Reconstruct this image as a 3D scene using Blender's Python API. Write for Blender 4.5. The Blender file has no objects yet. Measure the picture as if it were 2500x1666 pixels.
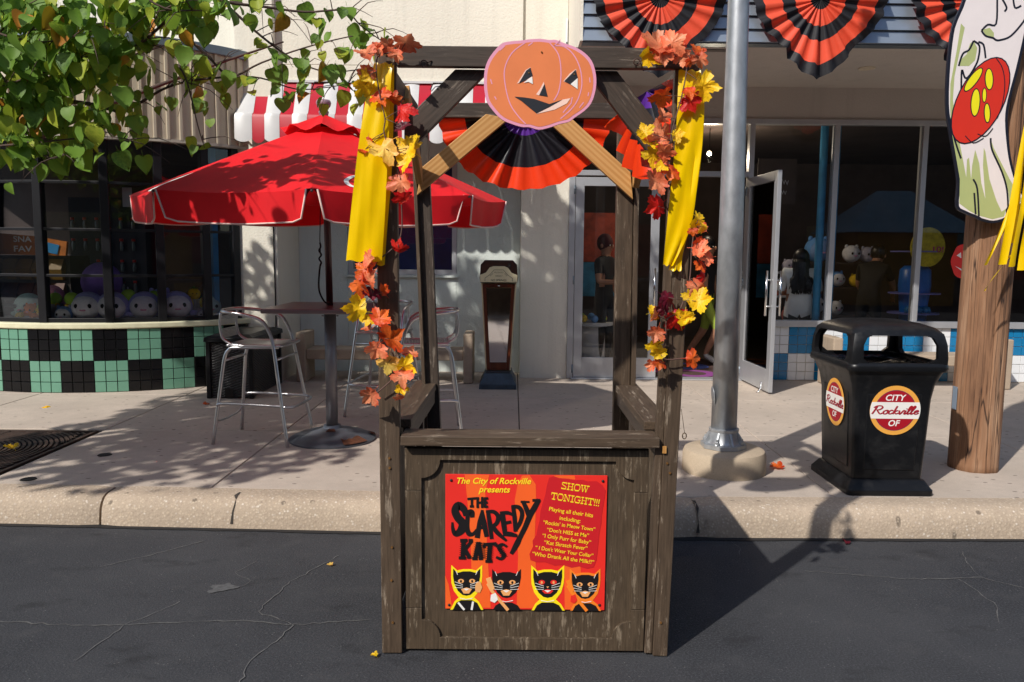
import bpy, bmesh, math, random
from mathutils import Vector, Matrix, Quaternion
from mathutils.geometry import tessellate_polygon

S = bpy.context.scene
COL = S.collection
rnd = random.Random(7)
PI = math.pi

# ------------------------------------------------------------------ camera, sky, sun, exposure
cam_d = bpy.data.cameras.new('camera')
cam = bpy.data.objects.new('camera', cam_d); COL.objects.link(cam)
cam_d.sensor_width = 36.0; cam_d.lens = 28.0; cam_d.clip_end = 500.0; cam_d.clip_start = 0.05
cam.matrix_world = Matrix.Translation((0, 0, 1.65)) @ Matrix.Rotation(PI/2 - math.radians(6.24), 4, 'X') @ Matrix.Rotation(0.0096, 4, 'Z')
S.camera = cam

SUN_EL = math.radians(40.0)
LIGHT = Vector((0.65*math.cos(SUN_EL), 0.76*math.cos(SUN_EL), -math.sin(SUN_EL))).normalized()
W = bpy.data.worlds.new('World'); S.world = W; W.use_nodes = True
wn = W.node_tree.nodes; wl = W.node_tree.links
sky = wn.new('ShaderNodeTexSky'); sky.sky_type = 'NISHITA'; sky.sun_disc = False
sky.sun_elevation = SUN_EL; sky.sun_rotation = math.atan2(-LIGHT.x, -LIGHT.y)
sky.air_density = 1.0; sky.dust_density = 1.2; sky.ozone_density = 1.0
wl.new(sky.outputs[0], wn['Background'].inputs[0]); wn['Background'].inputs[1].default_value = 0.128
sun_d = bpy.data.lights.new('sun', 'SUN'); sun_d.energy = 4.4; sun_d.angle = math.radians(0.8); sun_d.color = (1.0, 0.955, 0.89)
sun = bpy.data.objects.new('sun', sun_d); COL.objects.link(sun)
sun.rotation_euler = LIGHT.to_track_quat('-Z', 'Y').to_euler(); sun.location = (-20, -20, 30)
S.view_settings.view_transform = 'Standard'; S.view_settings.look = 'None'
S.view_settings.exposure = 0.0; S.view_settings.gamma = 1.0; S.view_settings.use_curve_mapping = False
S.render.engine = 'CYCLES'
S.cycles.max_bounces = 8; S.cycles.transparent_max_bounces = 12

# ------------------------------------------------------------------ materials
MATS = {}
def L(c):   # sRGB 0-255 -> linear rgba
    return tuple(((v/255)/12.92 if v/255 <= 0.04045 else (((v/255)+0.055)/1.055)**2.4) for v in c) + (1.0,)
class NT:
    def __init__(s, name):
        s.m = bpy.data.materials.new(name); s.m.use_nodes = True
        s.n = s.m.node_tree.nodes; s.l = s.m.node_tree.links
        s.b = s.n['Principled BSDF']; s.out = s.n['Material Output']
        MATS[name] = s.m
    def node(s, t, **kw):
        n = s.n.new('ShaderNode' + t)
        for k, v in kw.items():
            if k in n.inputs: n.inputs[k].default_value = v
            else: setattr(n, k, v)
        return n
    def link(s, a, b): s.l.new(a, b)
    def coord(s, scale=(1, 1, 1), kind='Object', rand=True):
        tc = s.node('TexCoord'); mp = s.node('Mapping'); mp.inputs['Scale'].default_value = scale
        if rand:
            oi = s.node('ObjectInfo'); vm = s.node('VectorMath', operation='SCALE'); cb = s.node('CombineXYZ')
            s.link(oi.outputs['Random'], cb.inputs[0]); s.link(oi.outputs['Random'], cb.inputs[1]); s.link(oi.outputs['Random'], cb.inputs[2])
            s.link(cb.outputs[0], vm.inputs[0]); vm.inputs['Scale'].default_value = 37.0
            s.link(vm.outputs[0], mp.inputs['Location'])
        s.link(tc.outputs[kind], mp.inputs['Vector'])
        return mp.outputs['Vector']
    def noise(s, vec, scale, detail=4.0, rough=0.55):
        n = s.node('TexNoise'); n.inputs['Scale'].default_value = scale; n.inputs['Detail'].default_value = detail
        n.inputs['Roughness'].default_value = rough
        if vec is not None: s.link(vec, n.inputs['Vector'])
        return n.outputs['Fac']
    def voro(s, vec, scale, feature='F1', out='Distance', dim='3D'):
        n = s.node('TexVoronoi', feature=feature, voronoi_dimensions=dim); n.inputs['Scale'].default_value = scale
        if vec is not None: s.link(vec, n.inputs['Vector'])
        return n.outputs[out]
    def ramp(s, fac, stops):
        r = s.node('ValToRGB'); e = r.color_ramp.elements
        while len(e) < len(stops): e.new(0.5)
        for i, (p, c) in enumerate(stops):
            e[i].position = p; e[i].color = c if len(c) == 4 else (*c, 1.0)
        s.link(fac, r.inputs[0]); return r.outputs[0]
    def mix(s, fac, a, b, mode='MIX'):
        m = s.node('Mix', data_type='RGBA', blend_type=mode)
        for sock, v in ((m.inputs[0], fac), (m.inputs[6], a), (m.inputs[7], b)):
            if hasattr(v, 'links'): s.link(v, sock)
            else: sock.default_value = v
        return m.outputs[2]
    def bump(s, h, strength=0.3, dist=0.01):
        b = s.node('Bump'); b.inputs['Strength'].default_value = strength; b.inputs['Distance'].default_value = dist
        s.link(h, b.inputs['Height']); s.link(b.outputs[0], s.b.inputs['Normal'])
    def col(s, c):
        if hasattr(c, 'links'): s.link(c, s.b.inputs['Base Color'])
        else: s.b.inputs['Base Color'].default_value = c
    def rough(s, r):
        if hasattr(r, 'links'): s.link(r, s.b.inputs['Roughness'])
        else: s.b.inputs['Roughness'].default_value = r
BLK = (0, 0, 0, 1); WHT = (1, 1, 1, 1)

def simple(name, c, rough=0.6, metal=0.0, var=0.12, vscale=6.0, bump=0.0, bscale=60.0, bdist=0.004, scale=(1, 1, 1), spec=0.5):
    m = NT(name); v = m.coord(scale)
    f = m.noise(v, vscale, 5.0)
    lo = tuple(x*(1-var) for x in c[:3]) + (1,); hi = tuple(min(1, x*(1+var)) for x in c[:3]) + (1,)
    m.col(m.ramp(f, [(0.3, lo), (0.7, hi)])); m.rough(rough); m.b.inputs['Metallic'].default_value = metal
    m.b.inputs['Specular IOR Level'].default_value = spec
    if bump: m.bump(m.noise(v, bscale, 3.0), bump, bdist)
    return m.m

def mat_paintwood(name, base, worn, grain=1.0, thr=0.56):
    m = NT(name); v = m.coord((1, 1, 0.07)); v2 = m.coord((1, 1, 0.3))
    g = m.noise(v, 95.0*grain, 5.0, 0.6)
    p = m.noise(v2, 17.0, 8.0, 0.72)
    fine = m.noise(v, 60.0, 7.0, 0.75)
    a = m.node('Math', operation='MULTIPLY'); m.link(p, a.inputs[0]); m.link(fine, a.inputs[1])
    wear = m.ramp(a.outputs[0], [(thr*thr - 0.025, BLK), (thr*thr + 0.035, WHT)])
    dark = tuple(x*0.72 for x in base[:3]) + (1,); lite = tuple(x*1.25 for x in base[:3]) + (1,)
    paint = m.ramp(g, [(0.35, dark), (0.65, lite)])
    m.col(m.mix(wear, paint, m.ramp(g, [(0.3, tuple(x*0.7 for x in worn[:3])), (0.7, worn)])))
    m.rough(m.ramp(wear, [(0, (0.5, 0.5, 0.5)), (1, (0.8, 0.8, 0.8))]))
    m.b.inputs['Specular IOR Level'].default_value = 0.35
    h = m.node('Math', operation='SUBTRACT'); m.link(g, h.inputs[0]); m.link(wear, h.inputs[1])
    m.bump(h.outputs[0], 0.35, 0.0015)
    return m.m
wood = mat_paintwood('painted_wood', L((80, 66, 53)), L((146, 130, 112)), 1.0, 0.565)
wood_panel = mat_paintwood('painted_plywood', L((78, 65, 51)), L((140, 124, 104)), 1.3, 0.555)
wood_dark = mat_paintwood('painted_wood_dark', L((68, 58, 50)), L((122, 110, 98)), 1.0, 0.57)

def mat_rawwood(name, a, b, sc=1.0):
    m = NT(name); v = m.coord((1, 1, 0.06))
    w = m.node('TexWave', wave_type='BANDS', bands_direction='X'); w.inputs['Scale'].default_value = 14*sc
    w.inputs['Distortion'].default_value = 5.0; w.inputs['Detail'].default_value = 3.0; w.inputs['Detail Scale'].default_value = 1.3
    m.link(v, w.inputs['Vector'])
    m.col(m.mix(m.noise(v, 60, 4), m.ramp(w.outputs['Fac'], [(0.15, a), (0.8, b)]), a, 'MIX'))
    m.rough(0.6); m.bump(w.outputs['Fac'], 0.12, 0.001); return m.m
pine = mat_rawwood('raw_pine', L((176, 124, 62)), L((206, 160, 98)))

def mat_pole():
    m = NT('weathered_pole'); v = m.coord((1, 1, 0.045), rand=False); v2 = m.coord((1, 1, 0.12), rand=False)
    g = m.noise(v, 70, 6, 0.65); p = m.noise(v2, 10, 5, 0.6)
    c = m.ramp(p, [(0.3, L((98, 68, 48))), (0.5, L((140, 102, 74))), (0.72, L((170, 136, 108)))])
    c = m.mix(m.ramp(g, [(0.30, WHT), (0.44, BLK)]), c, L((78, 50, 32)))
    ck = m.voro(m.coord((1, 1, 0.03), rand=False), 16, 'DISTANCE_TO_EDGE')
    crack = m.ramp(ck, [(0.0, WHT), (0.016, BLK)])
    c = m.mix(crack, c, L((38, 22, 16)))
    m.col(c); m.rough(0.85)
    h = m.node('Math', operation='SUBTRACT'); m.link(g, h.inputs[0]); m.link(crack, h.inputs[1]); m.bump(h.outputs[0], 0.6, 0.006)
    return m.m
polewood = mat_pole()

def mat_asphalt():
    m = NT('asphalt'); v = m.coord((1, 1, 1), rand=False)
    n1 = m.noise(v, 110, 5, 0.8); big = m.noise(v, 0.9, 5, 0.6); mid = m.noise(v, 6, 5, 0.6)
    c = m.ramp(n1, [(0.32, (0.013, 0.0135, 0.016)), (0.52, (0.037, 0.0385, 0.044)), (0.72, (0.12, 0.123, 0.132))])
    c = m.mix(m.ramp(big, [(0.35, BLK), (0.7, WHT)]), c, m.mix(0.55, c, (0.076, 0.077, 0.082, 1)))
    c = m.mix(m.ramp(mid, [(0.55, BLK), (0.72, (0.4, 0.4, 0.4, 1))]), c, (0.075, 0.074, 0.076, 1))
    spec = m.ramp(m.voro(v, 26, dim='2D'), [(0.0, WHT), (0.05, WHT), (0.10, BLK)])
    sp2 = m.node('Math', operation='MULTIPLY'); m.link(spec, sp2.inputs[0]); m.link(m.ramp(m.noise(v, 9, 3), [(0.55, BLK), (0.66, WHT)]), sp2.inputs[1])
    c = m.mix(sp2.outputs[0], c, (0.15, 0.148, 0.145, 1))
    oil = m.ramp(m.noise(m.coord((1, 1.8, 1), rand=False), 2.4, 6, 0.65), [(0.58, BLK), (0.70, (0.6, 0.6, 0.6, 1))])
    c = m.mix(oil, c, (0.017, 0.017, 0.019, 1))
    m.col(c); m.rough(0.82); m.b.inputs['Specular IOR Level'].default_value = 0.3
    m.bump(n1, 0.9, 0.006); return m.m
asphalt = mat_asphalt()
crack_m = simple('crack_filler', (0.12, 0.118, 0.115), 0.9, var=0.3, vscale=40)

def mat_concrete(name, base, agg=False, stain=0.7):
    m = NT(name); v = m.coord((1, 1, 1), rand=True)
    big = m.noise(v, 1.6, 6, 0.65); mid = m.noise(v, 14, 5, 0.6); fin = m.noise(v, 180, 3, 0.6)
    b = base[:3]
    c = m.ramp(big, [(0.3, tuple(x*0.84 for x in b)), (0.7, tuple(min(1, x*1.1) for x in b))])
    c = m.mix(m.ramp(mid, [(0.35, (0.35, 0.35, 0.35, 1)), (0.6, BLK)]), c, tuple(x*0.8 for x in b) + (1,))
    c = m.mix(m.ramp(fin, [(0.3, (0.5, 0.5, 0.5, 1)), (0.55, BLK)]), c, tuple(x*0.6 for x in b) + (1,))
    # gum spots and grime
    sp = m.ramp(m.voro(m.coord((1, 1.6, 1)), 4.2, dim='2D'), [(0.0, WHT), (0.05, WHT), (0.075, BLK)])
    k = m.node('Math', operation='MULTIPLY'); m.link(sp, k.inputs[0]); m.link(m.ramp(m.noise(v, 3.1, 2), [(0.42, BLK), (0.5, (stain, stain, stain, 1))]), k.inputs[1])
    c = m.mix(k.outputs[0], c, tuple(x*0.22 for x in b) + (1,))
    if agg:
        vd = m.node('TexVoronoi', feature='F1'); vd.inputs['Scale'].default_value = 62; m.link(v, vd.inputs['Vector'])
        ac = m.ramp(m.noise(vd.outputs['Position'], 40, 1), [(0.3, L((180, 158, 132))), (0.45, L((216, 200, 176))), (0.58, L((150, 130, 112))), (0.72, L((244, 236, 222)))])
        am = m.ramp(vd.outputs['Distance'], [(0.25, (0.5, 0.5, 0.5, 1)), (0.5, BLK)])
        c = m.mix(am, c, ac)
        h = m.node('Math', operation='SUBTRACT'); h.inputs[0].default_value = 1; m.link(vd.outputs['Distance'], h.inputs[1])
        m.bump(h.outputs[0], 0.5, 0.004)
    else:
        m.bump(fin, 0.3, 0.0015)
    m.col(c); m.rough(0.85); m.b.inputs['Specular IOR Level'].default_value = 0.3
    return m.m
concrete = mat_concrete('sidewalk_concrete', L((190, 176, 162)))
kerb_m = mat_concrete('kerb_aggregate', L((180, 162, 142)), True)
conc_base = mat_concrete('base_concrete', L((188, 170, 146)), False, 0.2)
conc_bench = mat_concrete('bench_concrete', L((176, 158, 138)), False, 0.1)
joint_m = simple('joint_dirt', (0.05, 0.042, 0.035), 0.95)

def mat_stucco(name, c):
    m = NT(name); v = m.coord((1, 1, 1), rand=False)
    n = m.noise(v, 45, 5, 0.6); b = m.noise(v, 1.3, 5, 0.6)
    cc = m.ramp(b, [(0.3, tuple(x*0.93 for x in c[:3])), (0.7, c)])
    stk = m.ramp(m.noise(m.coord((1, 1, .06), rand=False), 7, 6, .65), [(.52, BLK), (.74, (.32, .32, .32, 1))])
    m.col(m.mix(stk, cc, tuple(x*.66 for x in c[:3]) + (1,))); m.rough(0.9); m.b.inputs['Specular IOR Level'].default_value = 0.25
    m.bump(n, 0.55, 0.01); return m.m
stucco = mat_stucco('cream_stucco', L((230, 224, 209)))
stucco_cool = mat_stucco('shade_tinted_stucco', L((214, 220, 214)))  # recess wall: its cool shade tone mixed into the pale colour
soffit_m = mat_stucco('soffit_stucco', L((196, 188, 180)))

alum = simple('brushed_aluminium', (0.62, 0.62, 0.63), 0.28, 0.95, 0.08, 12, 0.05, 90, 0.001, (1, 1, 0.1))
alum_frame = simple('anodised_frame', (0.50, 0.51, 0.53), 0.42, 0.55, 0.06, 4)
steel_bar = simple('polished_steel', (0.7, 0.7, 0.7), 0.15, 1.0, 0.05)
galv = simple('galvanised_steel', (0.40, 0.415, 0.43), 0.40, 0.6, 0.3, 9, 0.25, 140, 0.0012, (1, 1, 0.5))
black_frame = simple('black_window_paint', (0.010, 0.010, 0.012), 0.4, 0, 0.2, spec=0.3)
green_tile = simple('green_glazed_tile', L((104, 152, 130)), 0.16, 0, 0.05, 3, 0.03, 9, 0.002)
black_tile = simple('black_glazed_tile', (0.006, 0.006, 0.007), 0.18, 0, 0.1, 3, 0.03, 9, 0.002, (1, 1, 1), 0.28)
white_tile = simple('white_glazed_tile', L((226, 228, 230)), 0.16, 0, 0.03, 3, 0.03, 9, 0.002)
blue_tile = simple('blue_glazed_tile', L((22, 118, 168)), 0.16, 0, 0.08, 3, 0.03, 9, 0.002)
grout_dark = simple('dark_grout', (0.10, 0.11, 0.10), 0.95)
grout_lite = simple('light_grout', L((196, 190, 176)), 0.95)
panel_metal = simple('ribbed_metal_panel', L((196, 184, 164)), 0.45, 0.25, 0.08, 3)
rib_metal = simple('ribbed_metal_shade', L((168, 158, 142)), 0.45, 0.3, 0.08, 3)
cap_metal = simple('grey_cap_flashing', L((120, 132, 142)), 0.4, 0.5, 0.1)
siding_m = simple('grey_metal_siding', L((150, 160, 172)), 0.35, 0.55, 0.1, 2.5, 0.05, 8, 0.004)
awn_white = simple('awning_white', L((206, 206, 206)), 0.35, 0, 0.05, 5)
awn_red = simple('awning_red', L((178, 14, 40)), 0.4, 0, 0.08, 4)
blue_paint = simple('sky_blue_paint', L((74, 160, 214)), 0.5)
blue_film = simple('navy_window_poster', L((22, 40, 104)), 0.5, 0, 0.5, 2.5)
def mat_plastic():
    m = NT('black_plastic'); v = m.coord((1, 1, 1)); vs = m.coord((3, 3, .5))
    dust = m.ramp(m.noise(v, 7, 8, .7), [(.5, BLK), (.78, (.5, .5, .5, 1))]); scuff = m.ramp(m.noise(vs, 22, 8, .75), [(.64, BLK), (.70, (.35, .35, .35, 1))])
    c = m.mix(dust, (.0075, .0078, .009, 1), (.035, .034, .034, 1)); c = m.mix(scuff, c, (.06, .06, .06, 1))
    m.col(c); m.rough(m.ramp(dust, [(0, (.34, .34, .34)), (.5, (.6, .6, .6))])); m.b.inputs['Specular IOR Level'].default_value = .32
    m.bump(m.noise(v, 160, 3), .06, .001); return m.m
plastic_black = mat_plastic()
bag_m = simple('black_bag', (0.008, 0.008, 0.01), 0.2, 0, 0.3, 9, 0.7, 22, 0.02)
base_iron = simple('painted_iron', L((104, 108, 116)), 0.4, 0.5, 0.2, 6, 0.1, 30, 0.002)
brown_metal = simple('bronze_pole', L((92, 78, 78)), 0.35, 0.6, 0.1)
grey_pole = simple('grey_painted_pole', L((128, 124, 126)), 0.4, 0.4, 0.1)
table_m = simple('table_brown', L((118, 104, 106)), 0.28, 0.2, 0.1)
rope_m = simple('black_rope', (0.01, 0.01, 0.01), 0.8)
rust_m = simple('rust', L((92, 52, 30)), 0.9, 0, 0.4, 30)
iron_m = simple('grate_iron', L((70, 54, 46)), 0.7, 0.4, 0.4, 8, 0.2, 80, 0.002)
pit_m = simple('dark_pit', (0.015, 0.012, 0.01), 0.95)
cream_enamel = simple('cream_enamel', L((218, 206, 168)), 0.35, 0, 0.1, 5)
brown_enamel = simple('brown_enamel', L((58, 36, 28)), 0.3, 0, 0.4, 14)
red_wood = simple('varnished_wood', L((98, 44, 22)), 0.3, 0, 0.3, 12, 0, 60, 0.004, (1, 1, 0.1))
blue_iron = simple('blue_grey_iron', L((58, 72, 84)), 0.5, 0.3, 0.3, 12)
mirror_m = simple('old_mirror', (0.72, 0.74, 0.78), 0.06, 1.0, 0.04, 3)
ink = simple('black_ink', (0.006, 0.006, 0.007), 0.6, 0, 0.1)
screw_m = simple('screw_brass', L((150, 108, 62)), 0.4, 0.6)
white_p = simple('white_print', L((240, 236, 230)), 0.45, 0, 0.03)
shop_dark = simple('shop_wall_dark', L((74, 62, 58)), 0.8, 0, 0.3, 2)
shop_floor_m = simple('shop_floor', L((84, 74, 66)), 0.5, 0, 0.2, 3)
shop_shelf = simple('shop_shelf_white', L((206, 206, 206)), 0.5)
rope_green = simple('stem_brown', L((86, 60, 44)), 0.8)

def mat_glass(name, tint, ior=1.5):
    m = NT(name); m.n.remove(m.b)
    tr = m.node('BsdfTransparent'); tr.inputs[0].default_value = tint
    gl = m.node('BsdfGlossy'); gl.inputs['Roughness'].default_value = 0.0
    fr = m.node('Fresnel'); fr.inputs['IOR'].default_value = ior
    mx = m.node('MixShader'); m.link(fr.outputs[0], mx.inputs[0]); m.link(tr.outputs[0], mx.inputs[1]); m.link(gl.outputs[0], mx.inputs[2])
    m.link(mx.outputs[0], m.out.inputs[0]); return m.m
glass = mat_glass('window_glass', (0.96, 0.97, 0.97, 1), 1.48)

def mat_cloth(name, c, rough=0.55, sheen=0.0, trans=0.25, bump=0.15):
    m = NT(name); v = m.coord((1, 1, 1))
    m.n.remove(m.b)
    f = m.noise(v, 5, 4)
    cc = m.ramp(f, [(0.3, tuple(x*0.9 for x in c[:3])), (0.7, tuple(min(1, x*1.06) for x in c[:3]))])
    p = m.node('BsdfPrincipled'); m.b = p; p.inputs['Roughness'].default_value = rough; p.inputs['Specular IOR Level'].default_value = 0.4
    m.link(cc, p.inputs['Base Color']); m.bump(m.noise(v, 24, 3), bump, 0.006)
    t = m.node('BsdfTranslucent'); m.link(cc, t.inputs[0])
    mx = m.node('MixShader'); mx.inputs[0].default_value = trans
    m.link(p.outputs[0], mx.inputs[1]); m.link(t.outputs[0], mx.inputs[2]); m.link(mx.outputs[0], m.out.inputs[0]); return m.m
canvas_red = mat_cloth('red_canvas', L((232, 18, 30)), 0.7, trans=0.12, bump=0.08)
piping_m = mat_cloth('pale_piping', L((232, 196, 186)), 0.8, trans=0.0)
yellow_v = mat_cloth('yellow_vinyl', L((255, 208, 0)), 0.28, trans=0.22, bump=0.05)
yellow_m = mat_cloth('yellow_fringe', L((248, 206, 8)), 0.3, trans=0.25, bump=0.1)
or_sat = mat_cloth('orange_satin', L((255, 66, 22)), 0.38, trans=0.25)
bk_sat = mat_cloth('black_satin', L((26, 24, 30)), 0.38, trans=0.1)
pu_sat = mat_cloth('purple_satin', L((96, 46, 150)), 0.38, trans=0.25)
or_cot = mat_cloth('orange_cotton', L((242, 88, 58)), 0.6, trans=0.2)
bk_cot = mat_cloth('black_cotton', L((28, 27, 32)), 0.6, trans=0.08)

def mat_leaf(name, c0, c1, spots=None, trans=0.35):
    m = NT(name); m.n.remove(m.b); v = m.coord((1, 1, 1)); vo = m.coord((1, 1, 1), rand=False)
    g = m.node('TexGradient', gradient_type='SPHERICAL'); mp = m.node('Mapping'); mp.inputs['Scale'].default_value = (14, 14, 14); mp.inputs['Location'].default_value = (0, -0.5, 0)
    m.link(vo, mp.inputs[0]); m.link(mp.outputs[0], g.inputs[0])
    a = m.node('Math', operation='ADD'); m.link(g.outputs[0], a.inputs[0])
    nz = m.node('Math', operation='MULTIPLY_ADD'); m.link(m.noise(v, 30, 4), nz.inputs[0]); nz.inputs[1].default_value = 1.2; nz.inputs[2].default_value = -0.6
    m.link(nz.outputs[0], a.inputs[1])
    c = m.ramp(a.outputs[0], [(0.0, c1), (0.7, c0)])
    oi = m.node('ObjectInfo'); mr = m.node('MapRange'); m.link(oi.outputs['Random'], mr.inputs[0]); mr.inputs[3].default_value = .88; mr.inputs[4].default_value = 1.3
    hv = m.node('HueSaturation'); m.link(mr.outputs[0], hv.inputs['Value']); m.link(c, hv.inputs['Color']); c = hv.outputs[0]
    w = m.noise(v, 160, 3)
    if spots: c = m.mix(m.ramp(w, [(0.60, BLK), (0.68, (0.6, 0.6, 0.6, 1))]), c, spots)
    p = m.node('BsdfPrincipled'); m.b = p; p.inputs['Roughness'].default_value = 0.45; m.link(c, p.inputs['Base Color']); m.bump(m.noise(v, 70, 4), 0.8, 0.004)
    t = m.node('BsdfTranslucent'); m.link(c, t.inputs[0])
    mx = m.node('MixShader'); mx.inputs[0].default_value = trans
    m.link(p.outputs[0], mx.inputs[1]); m.link(t.outputs[0], mx.inputs[2]); m.link(mx.outputs[0], m.out.inputs[0]); return m.m
MAPLE = {'C': mat_leaf('maple_coral', L((240, 150, 106)), L((232, 104, 64)), L((160, 70, 50))),
         'O': mat_leaf('maple_orange', L((226, 106, 34)), L((208, 62, 24)), L((130, 44, 20))),
         'Y': mat_leaf('maple_yellow', L((252, 200, 28)), L((224, 188, 20)), L((120, 84, 8))),
         'P': mat_leaf('maple_straw', L((248, 212, 104)), L((240, 172, 80))),
         'R': mat_leaf('maple_red', L((220, 40, 28)), L((190, 16, 20))),
         'B': mat_leaf('maple_burgundy', L((112, 16, 38)), L((74, 8, 26)))}
def mat_green(name, c0, c1, trans=0.3):
    m = NT(name); m.n.remove(m.b); v = m.coord((1, 1, 1)); oi = m.node('ObjectInfo')
    f = m.noise(v, 8, 3); a = m.node('Math', operation='MULTIPLY_ADD'); m.link(oi.outputs['Random'], a.inputs[0]); a.inputs[1].default_value = 0.55; m.link(f, a.inputs[2])
    c = m.ramp(a.outputs[0], [(0.35, c0), (0.85, c1)])
    p = m.node('BsdfPrincipled'); m.b = p; p.inputs['Roughness'].default_value = 0.55; p.inputs['Specular IOR Level'].default_value = .35; m.link(c, p.inputs['Base Color']); m.bump(m.noise(v, 60, 2), 0.25, 0.002)
    t = m.node('BsdfTranslucent'); m.link(m.mix(0.5, c, (0.25, 0.4, 0.03, 1)), t.inputs[0])
    mx = m.node('MixShader'); mx.inputs[0].default_value = trans
    m.link(p.outputs[0], mx.inputs[1]); m.link(t.outputs[0], mx.inputs[2]); m.link(mx.outputs[0], m.out.inputs[0]); return m.m
leaf_green = mat_green('tree_leaf_green', L((54, 88, 36)), L((112, 148, 54)), .36)
leaf_lime = mat_green('tree_leaf_lime', L((118, 150, 40)), L((172, 184, 60)), .4)
leaf_old = mat_green('tree_leaf_turning', L((150, 110, 30)), L((196, 126, 40)))
bark = simple('bark', L((84, 66, 58)), 0.85, 0, 0.3, 20, 0.4, 60, 0.004)

def flat(name, c, rough=0.5):
    if name not in MATS: simple(name, L(c), rough, 0, 0.03, 8)
    return MATS[name]

# ------------------------------------------------------------------ mesh helpers
def spline(pts, k=6, closed=False):
    P = [Vector(p) for p in pts]; n = len(P); out = []
    if n < 3: return P
    for i in range(n if closed else n-1):
        g = (lambda j: P[j % n]) if closed else (lambda j: P[max(0, min(n-1, j))])
        a, b, c, d = g(i-1), g(i), g(i+1), g(i+2)
        for s in range(k):
            t = s/k
            out.append(0.5*((2*b) + (c-a)*t + (2*a-5*b+4*c-d)*t*t + (3*b-a-3*c+d)*t*t*t))
    if not closed: out.append(P[-1])
    return out

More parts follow.
